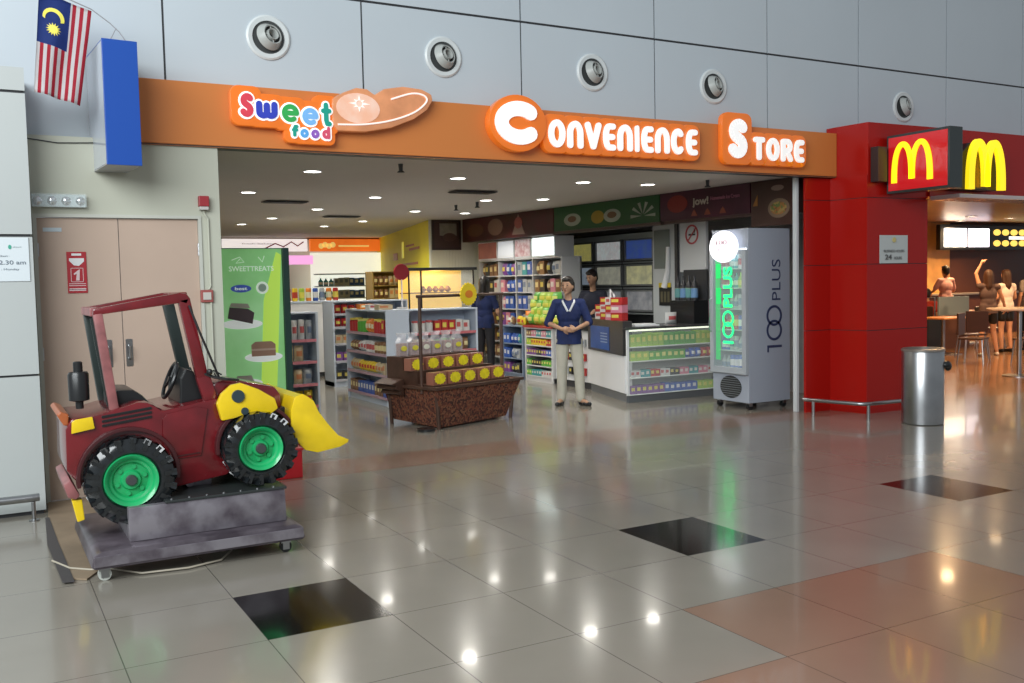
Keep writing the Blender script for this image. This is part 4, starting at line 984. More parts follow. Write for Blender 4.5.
# side leg of the counter: white panel with black kiosk above
t = thing('kiosk_counter', 'white-panelled counter wing with a black kiosk box and blue poster', 'counter', (6.55, 6.8, 0))
w0, w1 = Vector((6.345, 5.95, 0)), Vector((6.76, 7.42, 0)); wd = (w1-w0).normalized(); wn = Vector((wd.y, -wd.x, 0))
def wing(mb, s0, s1, d0, d1, z0, z1, mi=0):
    P = [w0+wd*s0+wn*d0, w0+wd*s1+wn*d0, w0+wd*s1+wn*d1, w0+wd*s0+wn*d1]; return mb.prism([(p.x, p.y) for p in P], z0, z1, 'z', mi)
mb = MB(); wing(mb, 0, 1.5, .02, .10, 0, .12); build('plinth', mb, col((.16, .17, .18), .4, metal=.3), t)
mb = MB(); wing(mb, 0, 1.5, 0, .10, .12, .62); build('white_panel', mb, WHITE, t)
mb = MB(); wing(mb, .0, 1.5, -.02, .11, .622, 1.08); build('black_kiosk', mb, mat('kiosk_black', (.03, .028, .028), .3), t, bevel=.006)
mb = MB(); wing(mb, .55, 1.35, -.026, -.021, .66, .98); build('blue_poster', mb, mat('poster_blue', (.01, .06, .22), .35, emit=(.01, .08, .35), es=.25, noise=.6, nscale=3), t)
mb = MB()
for k in range(4): wing(mb, .62, .90, -.029, -.0265, .76+.04*k, .775+.04*k)
build('poster_text', mb, col((.30, .38, .5), .4), t)
# red packets stacked on the kiosk
R = random.Random(8)
for j in range(3):
    for i in range(4-(j == 2)):
        p = w0+wd*(.30+.22*i)+wn*.04
        put('box', ['red', 'pink', 'red', 'white'][(i+j) % 4], Matrix.Translation((p.x, p.y, 1.082+.105*j)) @ Matrix.Rotation(-PI/2+.27, 4, 'Z'), .20, .12, .10, 'stacked on the black kiosk, layer %s' % ['one', 'two', 'three'][j])
mb = MB(); mb.tube([(6.52, 6.42, 1.082), (6.52, 6.42, 1.42), (6.46, 6.42, 1.50), (6.46, 6.42, 1.30)], .014, 8); tag(build('white_bracket', mb, WHITE), 'white bent bracket standing at the right of the red packets', 'bracket')
# things on the counter top
mb = MB(); mb.box(6.55, 6.95, 5.98, 6.25, 1.001, 1.02); mb.box(6.60, 6.9, 6.0, 6.22, 1.0205, 1.032); tag(build('paper_stack', mb, WHITE), 'small stack of papers on the goods counter top', 'papers')

# ---- cigarette style cabinets behind the till
t = thing('wall_cabinet', 'black-framed wall cabinet with nine glazed compartments', 'cabinet', (8.5, 9.2, 0))
Y0c, Y1c = 7.95, 10.55
mb = MB(); mb.box(8.45, 8.85, Y0c, Y1c, .2, 2.42); build('black_carcass', mb, BLACK, t)
mb = MB(); mb.box(8.385, 8.45, Y0c, Y1c, 2.30, 2.385); build('top_rail', mb, col((.35, .38, .38), .4), t)
GLT = [mat('case_print_%d' % i, c, .4, emit=c, es=.28, noise=.75, nscale=4.5, col2=c2) for i, (c, c2) in enumerate((((.55, .50, .15), (.10, .10, .12)), ((.70, .75, .75), (.45, .12, .12)), ((.05, .10, .40), (.10, .18, .22)), ((.35, .42, .5), (.04, .08, .2)), ((.45, .45, .36), (.12, .12, .12)), ((.60, .58, .32), (.16, .17, .17)), ((.30, .30, .30), (.08, .08, .09)), ((.32, .34, .36), (.08, .08, .09)), ((.35, .35, .36), (.08, .10, .12))))]
cw = (Y1c-Y0c)/3
for r_ in range(3):
    for c_ in range(3):
        y1 = Y1c-c_*cw-.07; y0 = y1-cw+.14; z1 = 2.27-r_*.42; z0 = z1-.30
        mb = MB(); f_ = [(y0-.03, z0-.03), (y1+.03, z0-.03), (y1+.03, z1+.03), (y0-.03, z1+.03)]
        mb.box(8.40, 8.449, y0-.03, y1+.03, z1, z1+.03); mb.box(8.40, 8.449, y0-.03, y1+.03, z0-.03, z0); mb.box(8.40, 8.449, y0-.03, y0, z0, z1); mb.box(8.40, 8.449, y1, y1+.03, z0, z1)
        f_ = build('window_frame', mb, col((.20, .21, .21), .4), t)
        mb = MB(); mb.box(8.43, 8.449, y0, y1, z0, z1); build('lit_display', mb, GLT[r_*3+c_], f_)
        mb = MB(); mb.box(8.386, 8.40, y0-.05, y1+.05, z0-.075, z0-.05); build('light_ledge', mb, col((.22, .24, .24), .4), t)
# ---- grey-white pillar with notices
t = thing('till_pillar', 'pale pillar with a grey window panel beside the black cabinets', 'pillar', (8.1, 7.05, 0))
mb = MB(); mb.box(7.90, 8.30, 6.74, 7.34, 0, 2.45); build('column_body', mb, mat('pillar_white', (.46, .49, .50), .5), t)
mb = MB(); mb.box(7.892, 7.899, 6.93, 7.30, 1.78, 2.36); build('grey_window', mb, mat('dull_window', (.16, .19, .18), .3), t)
mb = MB(); mb.tube([(7.88, 6.95, 2.1), (7.87, 6.95, 1.75), (7.86, 7.02, 1.5)], [.03, .035, .05], 8); build('white_bag', mb, WHITE, t, smooth=True)
t = thing('warning_notice', 'black notice with a yellow heading on the pale pillar', 'notice', (7.89, 7.03, 1.22))
mb = MB(); mb.box(7.886, 7.8995, 6.90, 7.18, 1.23, 1.50); build('black_sheet', mb, BLACK, t)
mb = MB(); mb.box(7.880, 7.8855, 6.90, 7.18, 1.50, 1.57); build('yellow_heading', mb, mat('heading_yellow', (.6, .45, .02), .4), t)
mb = MB()
for k in range(3): mb.box(7.883, 7.8855, 6.93+.08*k, 6.98+.08*k, 1.28, 1.44)
build('grey_figures', mb, col((.10, .09, .05), .5), t)
t = thing('no_smoking_sign', 'white board with a red no smoking ring above the bottles', 'sign', (7.8, 6.35, 1.7))
mb = MB(); mb.box(7.83, 7.88, 6.05, 6.62, 1.72, 2.46); build('white_board', mb, mat('board_white', (.55, .57, .58), .4), t, bevel=.004)
mb = MB(); mb.lathe([(.115, -.004), (.14, -.004), (.14, .004), (.115, .004)], (7.824, 6.34, 2.25), 'x', 32); mb.box(-.01, .01, -.12, .12, -.003, .003, M=Matrix.Translation((7.824, 6.34, 2.25)) @ Matrix.Rotation(-PI/4, 4, 'X') @ Matrix.Rotation(0, 4, 'Y') @ Matrix.Rotation(PI/2, 4, 'Y') @ Matrix.Rotation(0, 4, 'X'))
build('red_ring', mb, col((.42, .05, .06), .4), t)
mb = MB(); mb.box(7.822, 7.8285, 6.27, 6.41, 2.235, 2.26); mb.tube([(7.824, 6.29, 2.27), (7.824, 6.27, 2.30), (7.824, 6.29, 2.33)], .006, 6); build('cigarette_symbol', mb, BLACK, t)
mb = MB(); mb.box(7.80, 7.83, 6.64, 6.70, 0, 2.45); tag(build('dark_post', mb, DARK), 'thin dark post left of the no smoking board', 'post')
# bottle rack
t = thing('bottle_rack', 'black counter rack holding dark bottles beside the fridge', 'rack', (7.75, 6.25, 1.0))
mb = MB(); mb.box(7.55, 7.95, 5.98, 6.5, 1.0, 1.32); build('black_stand', mb, BLACK, t, bevel=.005)
mb = MB(); mb.box(7.80, 7.82, 6.0, 6.5, 1.32, 1.75); build('back_panel', mb, DARK, t)
for k in range(4): put('bottle', 'black', Matrix.Translation((7.64, 6.43-.12*k, 1.322)) , .095, .095, .34, 'standing on the black counter rack')
for k in range(4):
    mb = MB(); mb.lathe([(.0495, 0), (.0495, .13), (.047, .13), (.047, 0)], (7.64, 6.43-.12*k, 1.36), 'z', 14)
    tag(build('bottle_label', mb, col((.10, .28, .28) if k % 2 == 0 else (.12, .25, .45), .5)), 'pale printed sleeve round a dark bottle on the black rack', 'sleeve', 'sleeves of the dark bottles')
put('bag', 'white', Matrix.Translation((7.40, 6.30, 1.001)), .2, .1, .16, 'on the counter left of the dark bottles')

# ---- drinks fridge
t = thing('drinks_fridge', 'tall grey glass-door drinks fridge lettered 100 PLUS on its side', 'fridge', (7.4, 4.7, 0))
FG = mat('fridge_grey', (.34, .37, .43), .3); FX0, FX1, FY0, FY1 = 7.06, 7.74, 4.38, 5.03
mb = MB()
mb.box(FX0, FX1, FY0, FY0+.03, .09, 2.22); mb.box(FX0, FX1, FY1-.03, FY1, .09, 2.22); mb.box(FX1-.03, FX1, FY0+.03, FY1-.03, .09, 2.22)
mb.box(FX0, FX1-.03, FY0+.03, FY1-.03, 1.98, 2.22); mb.box(FX0, FX1-.03, FY0+.03, FY1-.03, .09, .46)
build('cabinet', mb, FG, t, bevel=.004)
mb = MB(); mb.box(FX0+.04, FX1-.031, FY0+.031, FY1-.031, .461, .48); mb.box(FX1-.05, FX1-.031, FY0+.031, FY1-.031, .481, 1.97); build('liner', mb, mat('fridge_liner', (.75, .82, .85), .4), t)
mb = MB(); dz0, dz1 = .44, 1.96
mb.box(FX0-.05, FX0-.002, FY0, FY0+.07, dz0, dz1); mb.box(FX0-.05, FX0-.002, FY1-.07, FY1, dz0, dz1); mb.box(FX0-.05, FX0-.002, FY0+.07, FY1-.07, dz0, dz0+.08); mb.box(FX0-.05, FX0-.002, FY0+.07, FY1-.07, dz1-.05, dz1)
d = build('door', mb, mat('fridge_door_frame', (.36, .39, .42), .3), t, bevel=.006)
mb = MB(); mb.box(FX0-.028, FX0-.024, FY0+.07, FY1-.07, dz0+.08, dz1-.05); build('door_glass', mb, glass('fridge_glass', (.8, .95, .95), .15), d)
mb = MB(); mb.tube([(FX0-.05, FY1-.035, .95), (FX0-.085, FY1-.035, .97), (FX0-.085, FY1-.035, 1.35), (FX0-.05, FY1-.035, 1.37)], .01, 8); build('door_handle', mb, CHROME, d)
NE = mat('green_neon', (.02, .8, .2), .4, emit=(.02, 1, .25), es=1.3)
mb = MB()
zf = FX0-.033
for cy, cz in ((4.71, .98), (4.71, 1.12)):
    mb.lathe([(.075, -.003), (.10, -.003), (.10, .003), (.075, .003)], (zf, cy, cz), 'x', 28)
mb.box(zf-.003, zf+.003, 4.62, 4.80, .81, .84)
build('neon_digits', mb, NE, d)
mb = MB(); put_text(mb, 'PLUS', (zf, 4.63, 1.26), (0, 0, 1), (0, 1, 0), .50, .16, .004, .03)
build('neon_lettering', mb, NE, d)
mb = MB()
for k in range(7): mb.box(zf+.0045, zf+.0055, 4.86+.012*k, 4.865+.012*k, .60, 1.85)
mb.box(zf+.0042, zf+.0052, 4.84, 4.93, 1.3, 1.5); mb.box(zf+.0042, zf+.0052, 4.84, 4.93, 1.62, 1.8); build('green_sticker', mb, mat('green_sticker', (.02, .5, .12), .4, emit=(.02, .7, .15), es=.6), d)
mb = MB(); mb.lathe([(.01, -.035), (.15, -.03), (.205, -.01), (.205, .012), (.01, .012)], (0, 0, 0), 'x', 40, M=Matrix.Translation((FX0-.07, 4.74, 2.01)) @ Matrix.Diagonal((1, 1.22, .95, 1)))
hl = build('round_light_header', mb, mat('header_glow', (.95, .95, 1), .2, emit=(.93, .93, 1), es=1.3), t, smooth=True)
mb = MB(); put_text(mb, '100', (FX0-.106, 4.84, 2.03), (0, -1, 0), UP, .20, .06, .003, .02); put_text(mb, 'PLUS', (FX0-.106, 4.81, 1.945), (0, -1, 0), UP, .14, .045, .003, .01); build('header_print', mb, col((.45, .25, .28), .4), hl)
mb = MB(); mb.prism(circ(4.70, .27, .19, 24, .14), FX0-.008, FX0-.001, 'x'); gr = build('fan_grille', mb, BLACK, t)
mb = MB()
for k in range(9):
    zz = .16+.0275*k; ww = .19*math.sqrt(max(0, 1-((zz-.27)/.14)**2)); mb.box(FX0-.014, FX0-.009, 4.70-ww, 4.70+ww, zz-.003, zz+.003)
build('grille_bar', mb, col((.22, .24, .25), .4), gr)
for z in (.72, .98, 1.24, 1.50, 1.74):
    mb = MB(); mb.box(FX0+.05, FX1-.06, FY0+.035, FY1-.035, z-.01, z); build('wire_shelf', mb, mat('shelf_wire', (.6, .65, .68), .3), t) 
for x, y in ((FX0+.06, FY0+.06), (FX0+.06, FY1-.06), (FX1-.06, FY0+.06), (FX1-.06, FY1-.06)):
    mb = MB(); mb.cone((x, y-.02, .04), (x, y+.02, .04), .04, seg=16, mi=0); mb.box(x-.025, x+.025, y-.03, y+.03, .045, .09, 1); build('caster', mb, [BLACK, STEEL], t)
LT = col((.035, .045, .10), .4)
mb = MB()
# side lettering reads upwards: 100 in linked rings then PLUS
zy = FY0-.002
for cz in (.97, 1.15):
    mb.lathe([(.098, -.002), (.128, -.002), (.128, .002), (.098, .002)], (7.475, zy, cz), 'y', 36)
mb.box(7.36, 7.60, zy-.002, zy+.002, .755, .785)
mb.prism([(7.36, .755), (7.36, .70), (7.385, .70), (7.385, .755)], zy-.002, zy+.002)
build('side_digits', mb, LT, t)
mb = MB(); put_text(mb, 'PLUS', (7.58, zy+.002, 1.34), (0, 0, 1), (-1, 0, 0), .50, .14, .004, -.005); build('side_letters', mb, LT, t)
for z, cs_, s in ((.481, ['blue', 'white', 'silver'], 1), (.721, ['blue', 'silver', 'blue'], 2), (.981, ['black', 'blue', 'red'], 3), (1.241, ['silver', 'red', 'teal'], 4), (1.501, ['lime', 'teal', 'white'], 5), (1.741, ['silver', 'white', 'teal'], 6)):
    row(Matrix.Translation((FX0+.12, FY1-.05, 0)) @ Matrix.Rotation(R90, 4, 'Z'), 0, .55, 0, z, ['bottle', 'can'], cs_, 'inside the drinks fridge, %s level' % {.481: 'lowest', .721: 'fifth', .981: 'fourth', 1.241: 'third', 1.501: 'second', 1.741: 'top'}[z], w=.07, d=.07, h=.19, gap=.006, run=2, seed=s)
light(7.35, 4.7, 1.90, 7, (.85, .95, 1), .1, False, 'fridge_lamp')

# ---- basket cart with batik skirt
t = thing('basket_cart', 'dark wooden cart with a batik skirt and a tall bar frame', 'cart', (3.32, 5.35, 0), math.radians(17.4))
WD = mat('dark_brown_wood', (.075, .035, .022), .5, noise=.3, nscale=8)
mb = MB()
W, Dp = 1.24, .80
f0 = [(.05, .0, .015), (W-.12, .0, .03), (W+.06, -.10, .47), (-.06, -.10, .47)]
b0 = [(.05, Dp, .05), (W-.12, Dp, .05), (W+.06, Dp+.06, .47), (-.06, Dp+.06, .47)]
F_ = [mb.bm.verts.new(p) for p in f0]; B_ = [mb.bm.verts.new(p) for p in b0]
mb.bm.faces.new(F_); mb.bm.faces.new(B_[::-1])
for i in range(4): mb.bm.faces.new((F_[i], B_[i], B_[(i+1) % 4], F_[(i+1) % 4]))
bmesh.ops.recalc_face_normals(mb.bm, faces=mb.bm.faces[:])
build('batik_skirt', mb, BATIK, t, local=True)
mb = MB(); mb.box(-.10, W+.09, -.12, -.095, .45, .485); mb.box(-.10, W+.09, Dp+.06, Dp+.085, .45, .485); mb.box(-.10, -.07, -.095, Dp+.06, .45, .485); mb.box(W+.06, W+.09, -.095, Dp+.06, .45, .485); build('rim', mb, WD, t, local=True, bevel=.004)
for x, y in ((.02, -.02), (W-.06, -.02), (.02, Dp), (W-.06, Dp)):
    mb = MB(); mb.cone((x, y, 0), (x+(.04 if x > .5 else -.04), y-.02, .45), .022, .026, 10); build('leg', mb, WD, t, local=True)
for x in (-.06, W):
    mb = MB(); mb.cone((x, .16, .4), (x, .16, 1.50), .020, seg=10); build('frame_post', mb, WD, t, local=True)
mb = MB(); mb.cone((-.10, .16, 1.49), (W+.04, .16, 1.49), .018, seg=10); build('frame_bar', mb, WD, t, local=True)
for k, (y0, y1, z) in enumerate(((.02, .30, .50), (.30, .55, .65), (.55, .84, .80))):
    mb = MB(); mb.box(.0, W-.02, y0, y1, .46, z-.01); build('step', mb, WD, t, local=True)
mb = MB(); mb.prism([(-.07, .36), (-.14, .38), (-.12, .42), (-.20, .44), (-.18, .48), (-.25, .50), (-.10, .55), (-.07, .55)], .45, Dp) ; build('side_handle', mb, WD, t, local=True, bevel=.008)
mb = MB(); mb.lathe([(.02, 0), (.10, 0), (.10, .03), (.02, .03)], (-.14, .02, 0), 'z', 20); build('foot_ring', mb, BLACK, t, local=True)
Mb = Matrix.Translation((3.32, 5.35, 0)) @ Matrix.Rotation(math.radians(17.4), 4, 'Z')
PKY = mat('gift_pack_yellow', (.88, .76, .02), .3, noise=.2, nscale=20); PKR = mat('gift_pack_brown', (.30, .12, .08), .3)
mb = MB(); mb.box(-.10, .10, -.06, .06, 0, .14, 0)
star = []
for k in range(24):
    a = 2*PI*k/24; r = 1 if k % 2 == 0 else .84; star.append((.088*r*math.cos(a), .07+.066*r*math.sin(a)))
mb.prism(star, -.066, -.061, 'y', 1)
o = build('tmp', mb, [PKR, PKY], None, local=True); gme = o.data; bpy.data.objects.remove(o)
def gift(x, y, z, where, k, sc=1.):
    o = bpy.data.objects.new('gift_pack', gme); COL.objects.link(o); o.matrix_world = Mb @ Matrix.Translation((x, y, z)) @ Matrix.Rotation(.08*math.sin(k*3), 4, 'Z') @ Matrix.Scale(sc, 4)
    tag(o, 'brown gift pack with a yellow burst label on the %s step of the cart' % where, 'gift pack', 'yellow-labelled packs on the %s step' % where)
for k in range(5): gift(.11+.235*k, .10, .491, 'front', k)
for k in range(5): gift(.06+.24*k, .42, .641, 'middle', k)
for k in range(6):
    x = .10+.175*k; tb = thing('clear_gift_bag', 'clear bag with a yellow and white label on the rear step of the cart', 'gift bag', tuple(Mb @ Vector((x, .68, .791))), math.radians(17.4), 'clear bags on the rear step of the cart')
    mb = MB(); mb.prism([(-.07, 0), (.07, 0), (.075, .16), (.03, .22), (.06, .27), (-.06, .27), (-.03, .22), (-.075, .16)], -.04, .04); build('cellophane', mb, glass('cellophane', (.8, .8, .85), .3, .2) if k == 0 else bpy.data.materials['cellophane'], tb, local=True, bevel=.008)
    mb = MB(); mb.box(-.055, .055, -.034, .034, .004, .15); build('sweets_inside', mb, col((.28, .14, .10), .5), tb, local=True)
    mb = MB(); mb.prism(circ(0, .09, .045, 16, .03), -.046, -.041); build('label', mb, col((.65, .6, .05) if k in (0, 1, 3, 5) else (.7, .72, .6), .4), tb, local=True)
# round yellow hanging sign on the cart bar
pc = Mb @ Vector((.66, .12, 1.50))
t = thing('round_yellow_sign', 'round yellow and orange sun-shaped sign on the cart bar', 'sign', (pc.x, pc.y, 1.36), math.radians(17.4))
mb = MB(); st = []
for k in range(40):
    a = 2*PI*k/40; r = .135*(1 if k % 2 == 0 else .9); st.append((r*math.cos(a), .14+r*math.sin(a)))
mb.prism(st, -.01, .01); build('disc', mb, mat('sun_yellow', (.8, .6, .02), .4), t, local=True)
mb = MB(); mb.prism(circ(0, .14, .06, 16, .045), -.015, -.0105); build('orange_centre', mb, col((.7, .22, .02), .4), t, local=True)
# =================================================================== KIDDIE RIDE LOADER TRACTOR
t = thing('kiddie_ride_tractor', 'red coin-ride loader tractor with yellow bucket and green wheel rims', 'ride', (-.05, 1.95, .40))
YN, YF = 1.64, 2.32
body = [(-.66, .90), (-.695, .84), (-.70, .60), (-.62, .50), (-.42, .44), (-.10, .435), (.20, .475), (.30, .56), (.30, .80), (.24, .90), (.155, .955), (.05, .940), (-.165, .905), (-.20, .935), (-.245, .962), (-.30, .968), (-.46, .925), (-.56, .900)]
mb = MB(); mb.prism(body, YN, YF); build('body', mb, TRED, t, bevel=.018, smooth=True)
# side door panel with a recessed edge, hood vents
mb = MB(); mb.prism([(-.175, .60), (.05, .615), (.10, .90), (.03, .915), (-.14, .885), (-.165, .86)], YN-.012, YN-.002); build('door_panel', mb, TRED, t, bevel=.006, smooth=True)
mb = MB(); mb.prism([(-.15, .625), (.04, .638), (.042, .63), (-.15, .617)], YN-.0155, YN-.0125); build('panel_crease', mb, col((.05, .005, .006), .5), t)
mb = MB()
for k in range(3): mb.prism([(-.50, .838+.026*k), (-.225, .870+.026*k), (-.225, .884+.026*k), (-.50, .852+.026*k)], YN-.008, YN-.001)
build('hood_vent', mb, BLACK, t, bevel=.002)
mb = MB(); mb.prism([(-.665, .815), (-.54, .835), (-.55, .905), (-.64, .895), (-.66, .885)], YN-.02, YN-.001); build('yellow_corner_lamp', mb, TYEL, t, bevel=.006, smooth=True)
mb = MB(); mb.prism([(-.735, .925), (-.715, .945), (-.67, .925), (-.675, .86), (-.70, .86)], YN+.02, YF-.1); build('rear_bumper_lip', mb, mat('orange_lip', (.38, .10, .03), .35), t, bevel=.01)
mb = MB(); mb.prism([(-.72, .53), (-.68, .55), (-.635, .46), (-.655, .435), (-.70, .45)], YN-.03, YF-.05); build('rear_step', mb, TPINK, t, bevel=.012, smooth=True)
mb = MB(); mb.prism([(-.68, .43), (-.625, .43), (-.615, .31), (-.655, .30)], YN-.01, YN+.07); build('yellow_foot', mb, TYEL, t, bevel=.006)
# hood and nose
mb = MB(); mb.prism([(.12, .93), (.15, 1.04), (.21, 1.065), (.30, 1.05), (.30, .80), (.18, .80)], YN+.05, YF-.05); mb.prism([(.20, 1.00), (.30, 1.05), (.56, .985), (.60, .93), (.60, .72), (.30, .62), (.20, .8)], YN+.16, YF-.16)
build('front_hood', mb, TRED, t, bevel=.02, smooth=True)
# cab frame
def beam(mb, p, q, w, d, y, mi=0):
    p, q = Vector(p), Vector(q); v = (q-p).normalized(); n = Vector((-v.y, v.x))*w/2
    return mb.prism([tuple(p+n), tuple(q+n), tuple(q-n), tuple(p-n)], y, y+d, 'y', mi)
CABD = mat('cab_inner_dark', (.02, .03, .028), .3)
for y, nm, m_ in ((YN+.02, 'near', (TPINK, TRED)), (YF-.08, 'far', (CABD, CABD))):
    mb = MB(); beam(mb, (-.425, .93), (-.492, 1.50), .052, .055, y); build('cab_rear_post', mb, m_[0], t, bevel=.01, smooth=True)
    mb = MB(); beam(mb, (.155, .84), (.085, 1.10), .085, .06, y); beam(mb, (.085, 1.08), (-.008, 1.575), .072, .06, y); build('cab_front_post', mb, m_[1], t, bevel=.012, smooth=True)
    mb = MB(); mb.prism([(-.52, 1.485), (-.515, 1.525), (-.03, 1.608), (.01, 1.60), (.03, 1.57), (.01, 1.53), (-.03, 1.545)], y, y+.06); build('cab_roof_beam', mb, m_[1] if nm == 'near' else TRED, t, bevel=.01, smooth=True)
for (x, z, nm) in ((-.50, 1.505, 'rear'), (-.005, 1.585, 'front')):
    mb = MB(); mb.box(x-.028, x+.028, YN+.08, YF-.08, z-.025, z+.025); build('cab_cross_bar', mb, TPINK if nm == 'rear' else TRED, t, bevel=.008)
mb = MB(); beam(mb, (-.445, .95), (-.515, 1.47), .03, .012, YN+.077); build('post_lining', mb, CABD, t)
# exhaust stack
mb = MB(); mb.lathe([(.01, 0), (.022, 0), (.022, .04), (.056, .05), (.058, .20), (.05, .215), (.026, .218), (.026, .27), (.02, .275), (.02, .25), (.005, .25)], (-.605, 1.74, .945), 'z', 24); build('exhaust_stack', mb, BLACK, t, smooth=True)
# seat, wheel, dash
mb = MB(); mb.prism([(-.43, .90), (-.43, 1.005), (-.39, 1.035), (-.30, 1.03), (-.25, .99), (-.20, .93), (-.20, .90)], YN+.14, YF-.14); build('seat', mb, BLACK, t, bevel=.02, smooth=True)
mb = MB(); T = Matrix.Translation((-.055, 1.98, 1.055)) @ Matrix.Rotation(math.radians(-68), 4, 'Y')
R_ = [T @ Vector((.115*math.cos(a), .115*math.sin(a), 0)) for a in [2*PI*k/28 for k in range(29)]]
mb.tube(R_, .012, 8)
for a in (0, 2.1, 4.2): mb.cone(T @ Vector((0, 0, 0)), T @ Vector((.11*math.cos(a), .11*math.sin(a), 0)), .009, seg=8)
mb.cone(T @ Vector((0, 0, -.16)), T @ Vector((0, 0, .015)), .022, seg=12); build('steering_wheel', mb, BLACK, t, smooth=True)
mb = MB(); mb.prism([(-.04, .92), (-.03, 1.08), (0, 1.14), (.05, 1.12), (.09, 1.0), (.14, .95)], YN+.12, YF-.12); build('dashboard', mb, BLACK, t, bevel=.01)
mb = MB(); mb.tube([(.015, YN, 1.53), (.07, YN-.02, 1.36), (.14, YN-.02, 1.17), (.18, YN, 1.07)], .007, 6); build('wiper_rod', mb, BLACK, t)
mb = MB(); mb.tube([(.09, YN+.03, 1.11), (.15, YN, 1.085), (.22, YN-.02, 1.07), (.29, YN-.02, 1.06)], .009, 6); mb.tube([(.16, YN, 1.085), (.14, YN, 1.13), (.19, YN-.01, 1.10)], .006, 6); mb.sph((.12, YN, 1.12), .02, 10); build('mirror_arm', mb, BLACK, t)
# arms and bucket
arm = [(.145, .925), (.175, .985), (.235, 1.035), (.295, 1.045), (.40, 1.00), (.50, .935), (.52, .87), (.47, .835), (.40, .858), (.33, .855), (.25, .83), (.17, .82)]
for k, y in enumerate((YN-.06, YF+.005)):
    mb = MB(); mb.prism(arm, y, y+.055); a_ = build('loader_arm', mb, TYEL, t, bevel=.012, smooth=True)
    mb = MB(); mb.cone((.272, y-.012, .965), (.272, y+.01, .965), .038, .042, 20); mb.cone((.31, y-.008, .87), (.31, y+.01, .87), .022, .026, 16); build('pivot_cap', mb, col((.03, .05, .06), .3), a_, smooth=True)
mb = MB(); mb.prism([(.46, .80), (.50, .66), (.66, .60), (.70, .66), (.62, .86)], YN+.10, YF-.10); build('bucket_linkage', mb, BLACK, t, bevel=.01)
BX = [(.715, .925), (.675, .945), (.63, .93), (.605, .86), (.60, .76), (.625, .67), (.68, .60), (.76, .572), (.92, .592)]
Yb0, Yb1 = 1.575, 2.40
mb = MB(); inn = [(x+(.022 if i > 1 else 0), z+(.02 if i > 5 else (-.02 if i < 3 else 0))) for i, (x, z) in enumerate(BX)]
mb.prism(BX+inn[::-1], Yb0+.012, Yb1-.012); build('bucket_shell', mb, TYEL, t, smooth=True)
plate = [(.715, .925), (.745, .90), (.775, .83), (.83, .75), (.90, .665), (.965, .632), (.965, .612), (.91, .588), (.76, .566), (.68, .59), (.62, .66), (.594, .76), (.598, .86), (.625, .935), (.675, .95)]
for y in (Yb0-.008, Yb1-.012):
    mb = MB(); mb.prism(plate, y, y+.02); build('bucket_side_plate', mb, TYEL, t, bevel=.006, smooth=True)
mb = MB()
for k in range(6): mb.prism([(.90, .592), (.90, .612), (.965, .632), (.985, .622), (.95, .598)], Yb0+.03+.135*k, Yb0+.085+.135*k)
build('bucket_teeth', mb, TYEL, t, bevel=.003)
mb = MB(); mb.box(.885, .935, Yb0+.012, Yb0+.05, .626, .645); build('tooth_bolt', mb, BLACK, t)
# wheels
def wheel(cx, cz, y0, R, rr, out):
    """out -1: outer face towards -y"""
    yc = y0-out*.10
    mb = MB(); W2 = .10
    prof = [(rr, -W2+.02), (rr+.02, -W2), (R-.045, -W2), (R-.015, -W2+.025), (R-.012, W2-.025), (R-.045, W2), (rr+.02, W2), (rr, W2-.02)]
    mb.lathe(prof+[prof[0]], (cx, yc, cz), 'y', 48)
    for k in range(18):
        for s in (-1, 1):
            a = 2*PI*(k+(.5 if s > 0 else 0))/18
            T = Matrix.Translation((cx, yc, cz)) @ Matrix.Rotation(-a, 4, 'Y') @ Matrix.Translation((R-.016, s*.052, 0)) @ Matrix.Rotation(s*.5, 4, 'X')
            mb.box(-.022, .009, -.058, .058, -.02, .02, M=T)
            T2 = Matrix.Translation((cx, yc, cz)) @ Matrix.Rotation(-a-.12, 4, 'Y')
            mb.box(R-.075, R-.012, s*W2-.006, s*W2+.006, -.013, .013, M=T2)
    w = build('wheel_tyre', mb, RUBBER, t, smooth=True)
    mb = MB(); q = out
    mb.lathe([(.001, q*.075), (rr*.35, q*.075), (rr*.42, q*.055), (rr*.66, q*.05), (rr*.74, q*.07), (rr*.84, q*.075), (rr*.90, q*.095), (rr*1.03, q*.105), (rr*1.07, q*.09), (rr*1.07, q*.0), (.001, 0)], (cx, yc, cz), 'y', 40)
    for k in range(6):
        a = PI/3*k+.3; mb.cone((cx+rr*.55*math.cos(a), yc+q*.05, cz+rr*.55*math.sin(a)), (cx+rr*.55*math.cos(a), yc+q*.066, cz+rr*.55*math.sin(a)), .013, seg=10)
    build('green_rim', mb, TGRN, w, smooth=True)
    mb = MB(); mb.lathe([(.001, q*.098), (.026, q*.098), (.032, q*.088), (.034, q*.07), (.001, q*.07)], (cx, yc, cz), 'y', 20); build('hub_cap', mb, col((.05, .055, .055), .3), w, smooth=True)
for y, out in ((1.50, -1), (YF+.14, 1)):
    wheel(-.368, .530, y, .257, .143, out); wheel(.386, .638, y, .232, .127, out)
for (cx, cz, R_) in ((-.368, .545, .285), (.386, .65, .255)):
    mb = MB(); mb.prism([(cx+r*math.cos(a), cz+r*math.sin(a)) for r, aa in ((R_, range(0, 25)), (R_-.022, range(24, -1, -1))) for a in [PI*(-.05)+PI*1.1*k/24 for k in aa]], YN-.05, YN+.01); build('mudguard', mb, col((.06, .012, .014), .3), t, bevel=.004)
mb = MB(); mb.box(.02, .14, 1.80, 2.15, .385, .47); mb.cone((.0, 1.75, .43), (.0, 2.2, .43), .03, seg=12); build('ride_pivot', mb, WORN, t, bevel=.006)
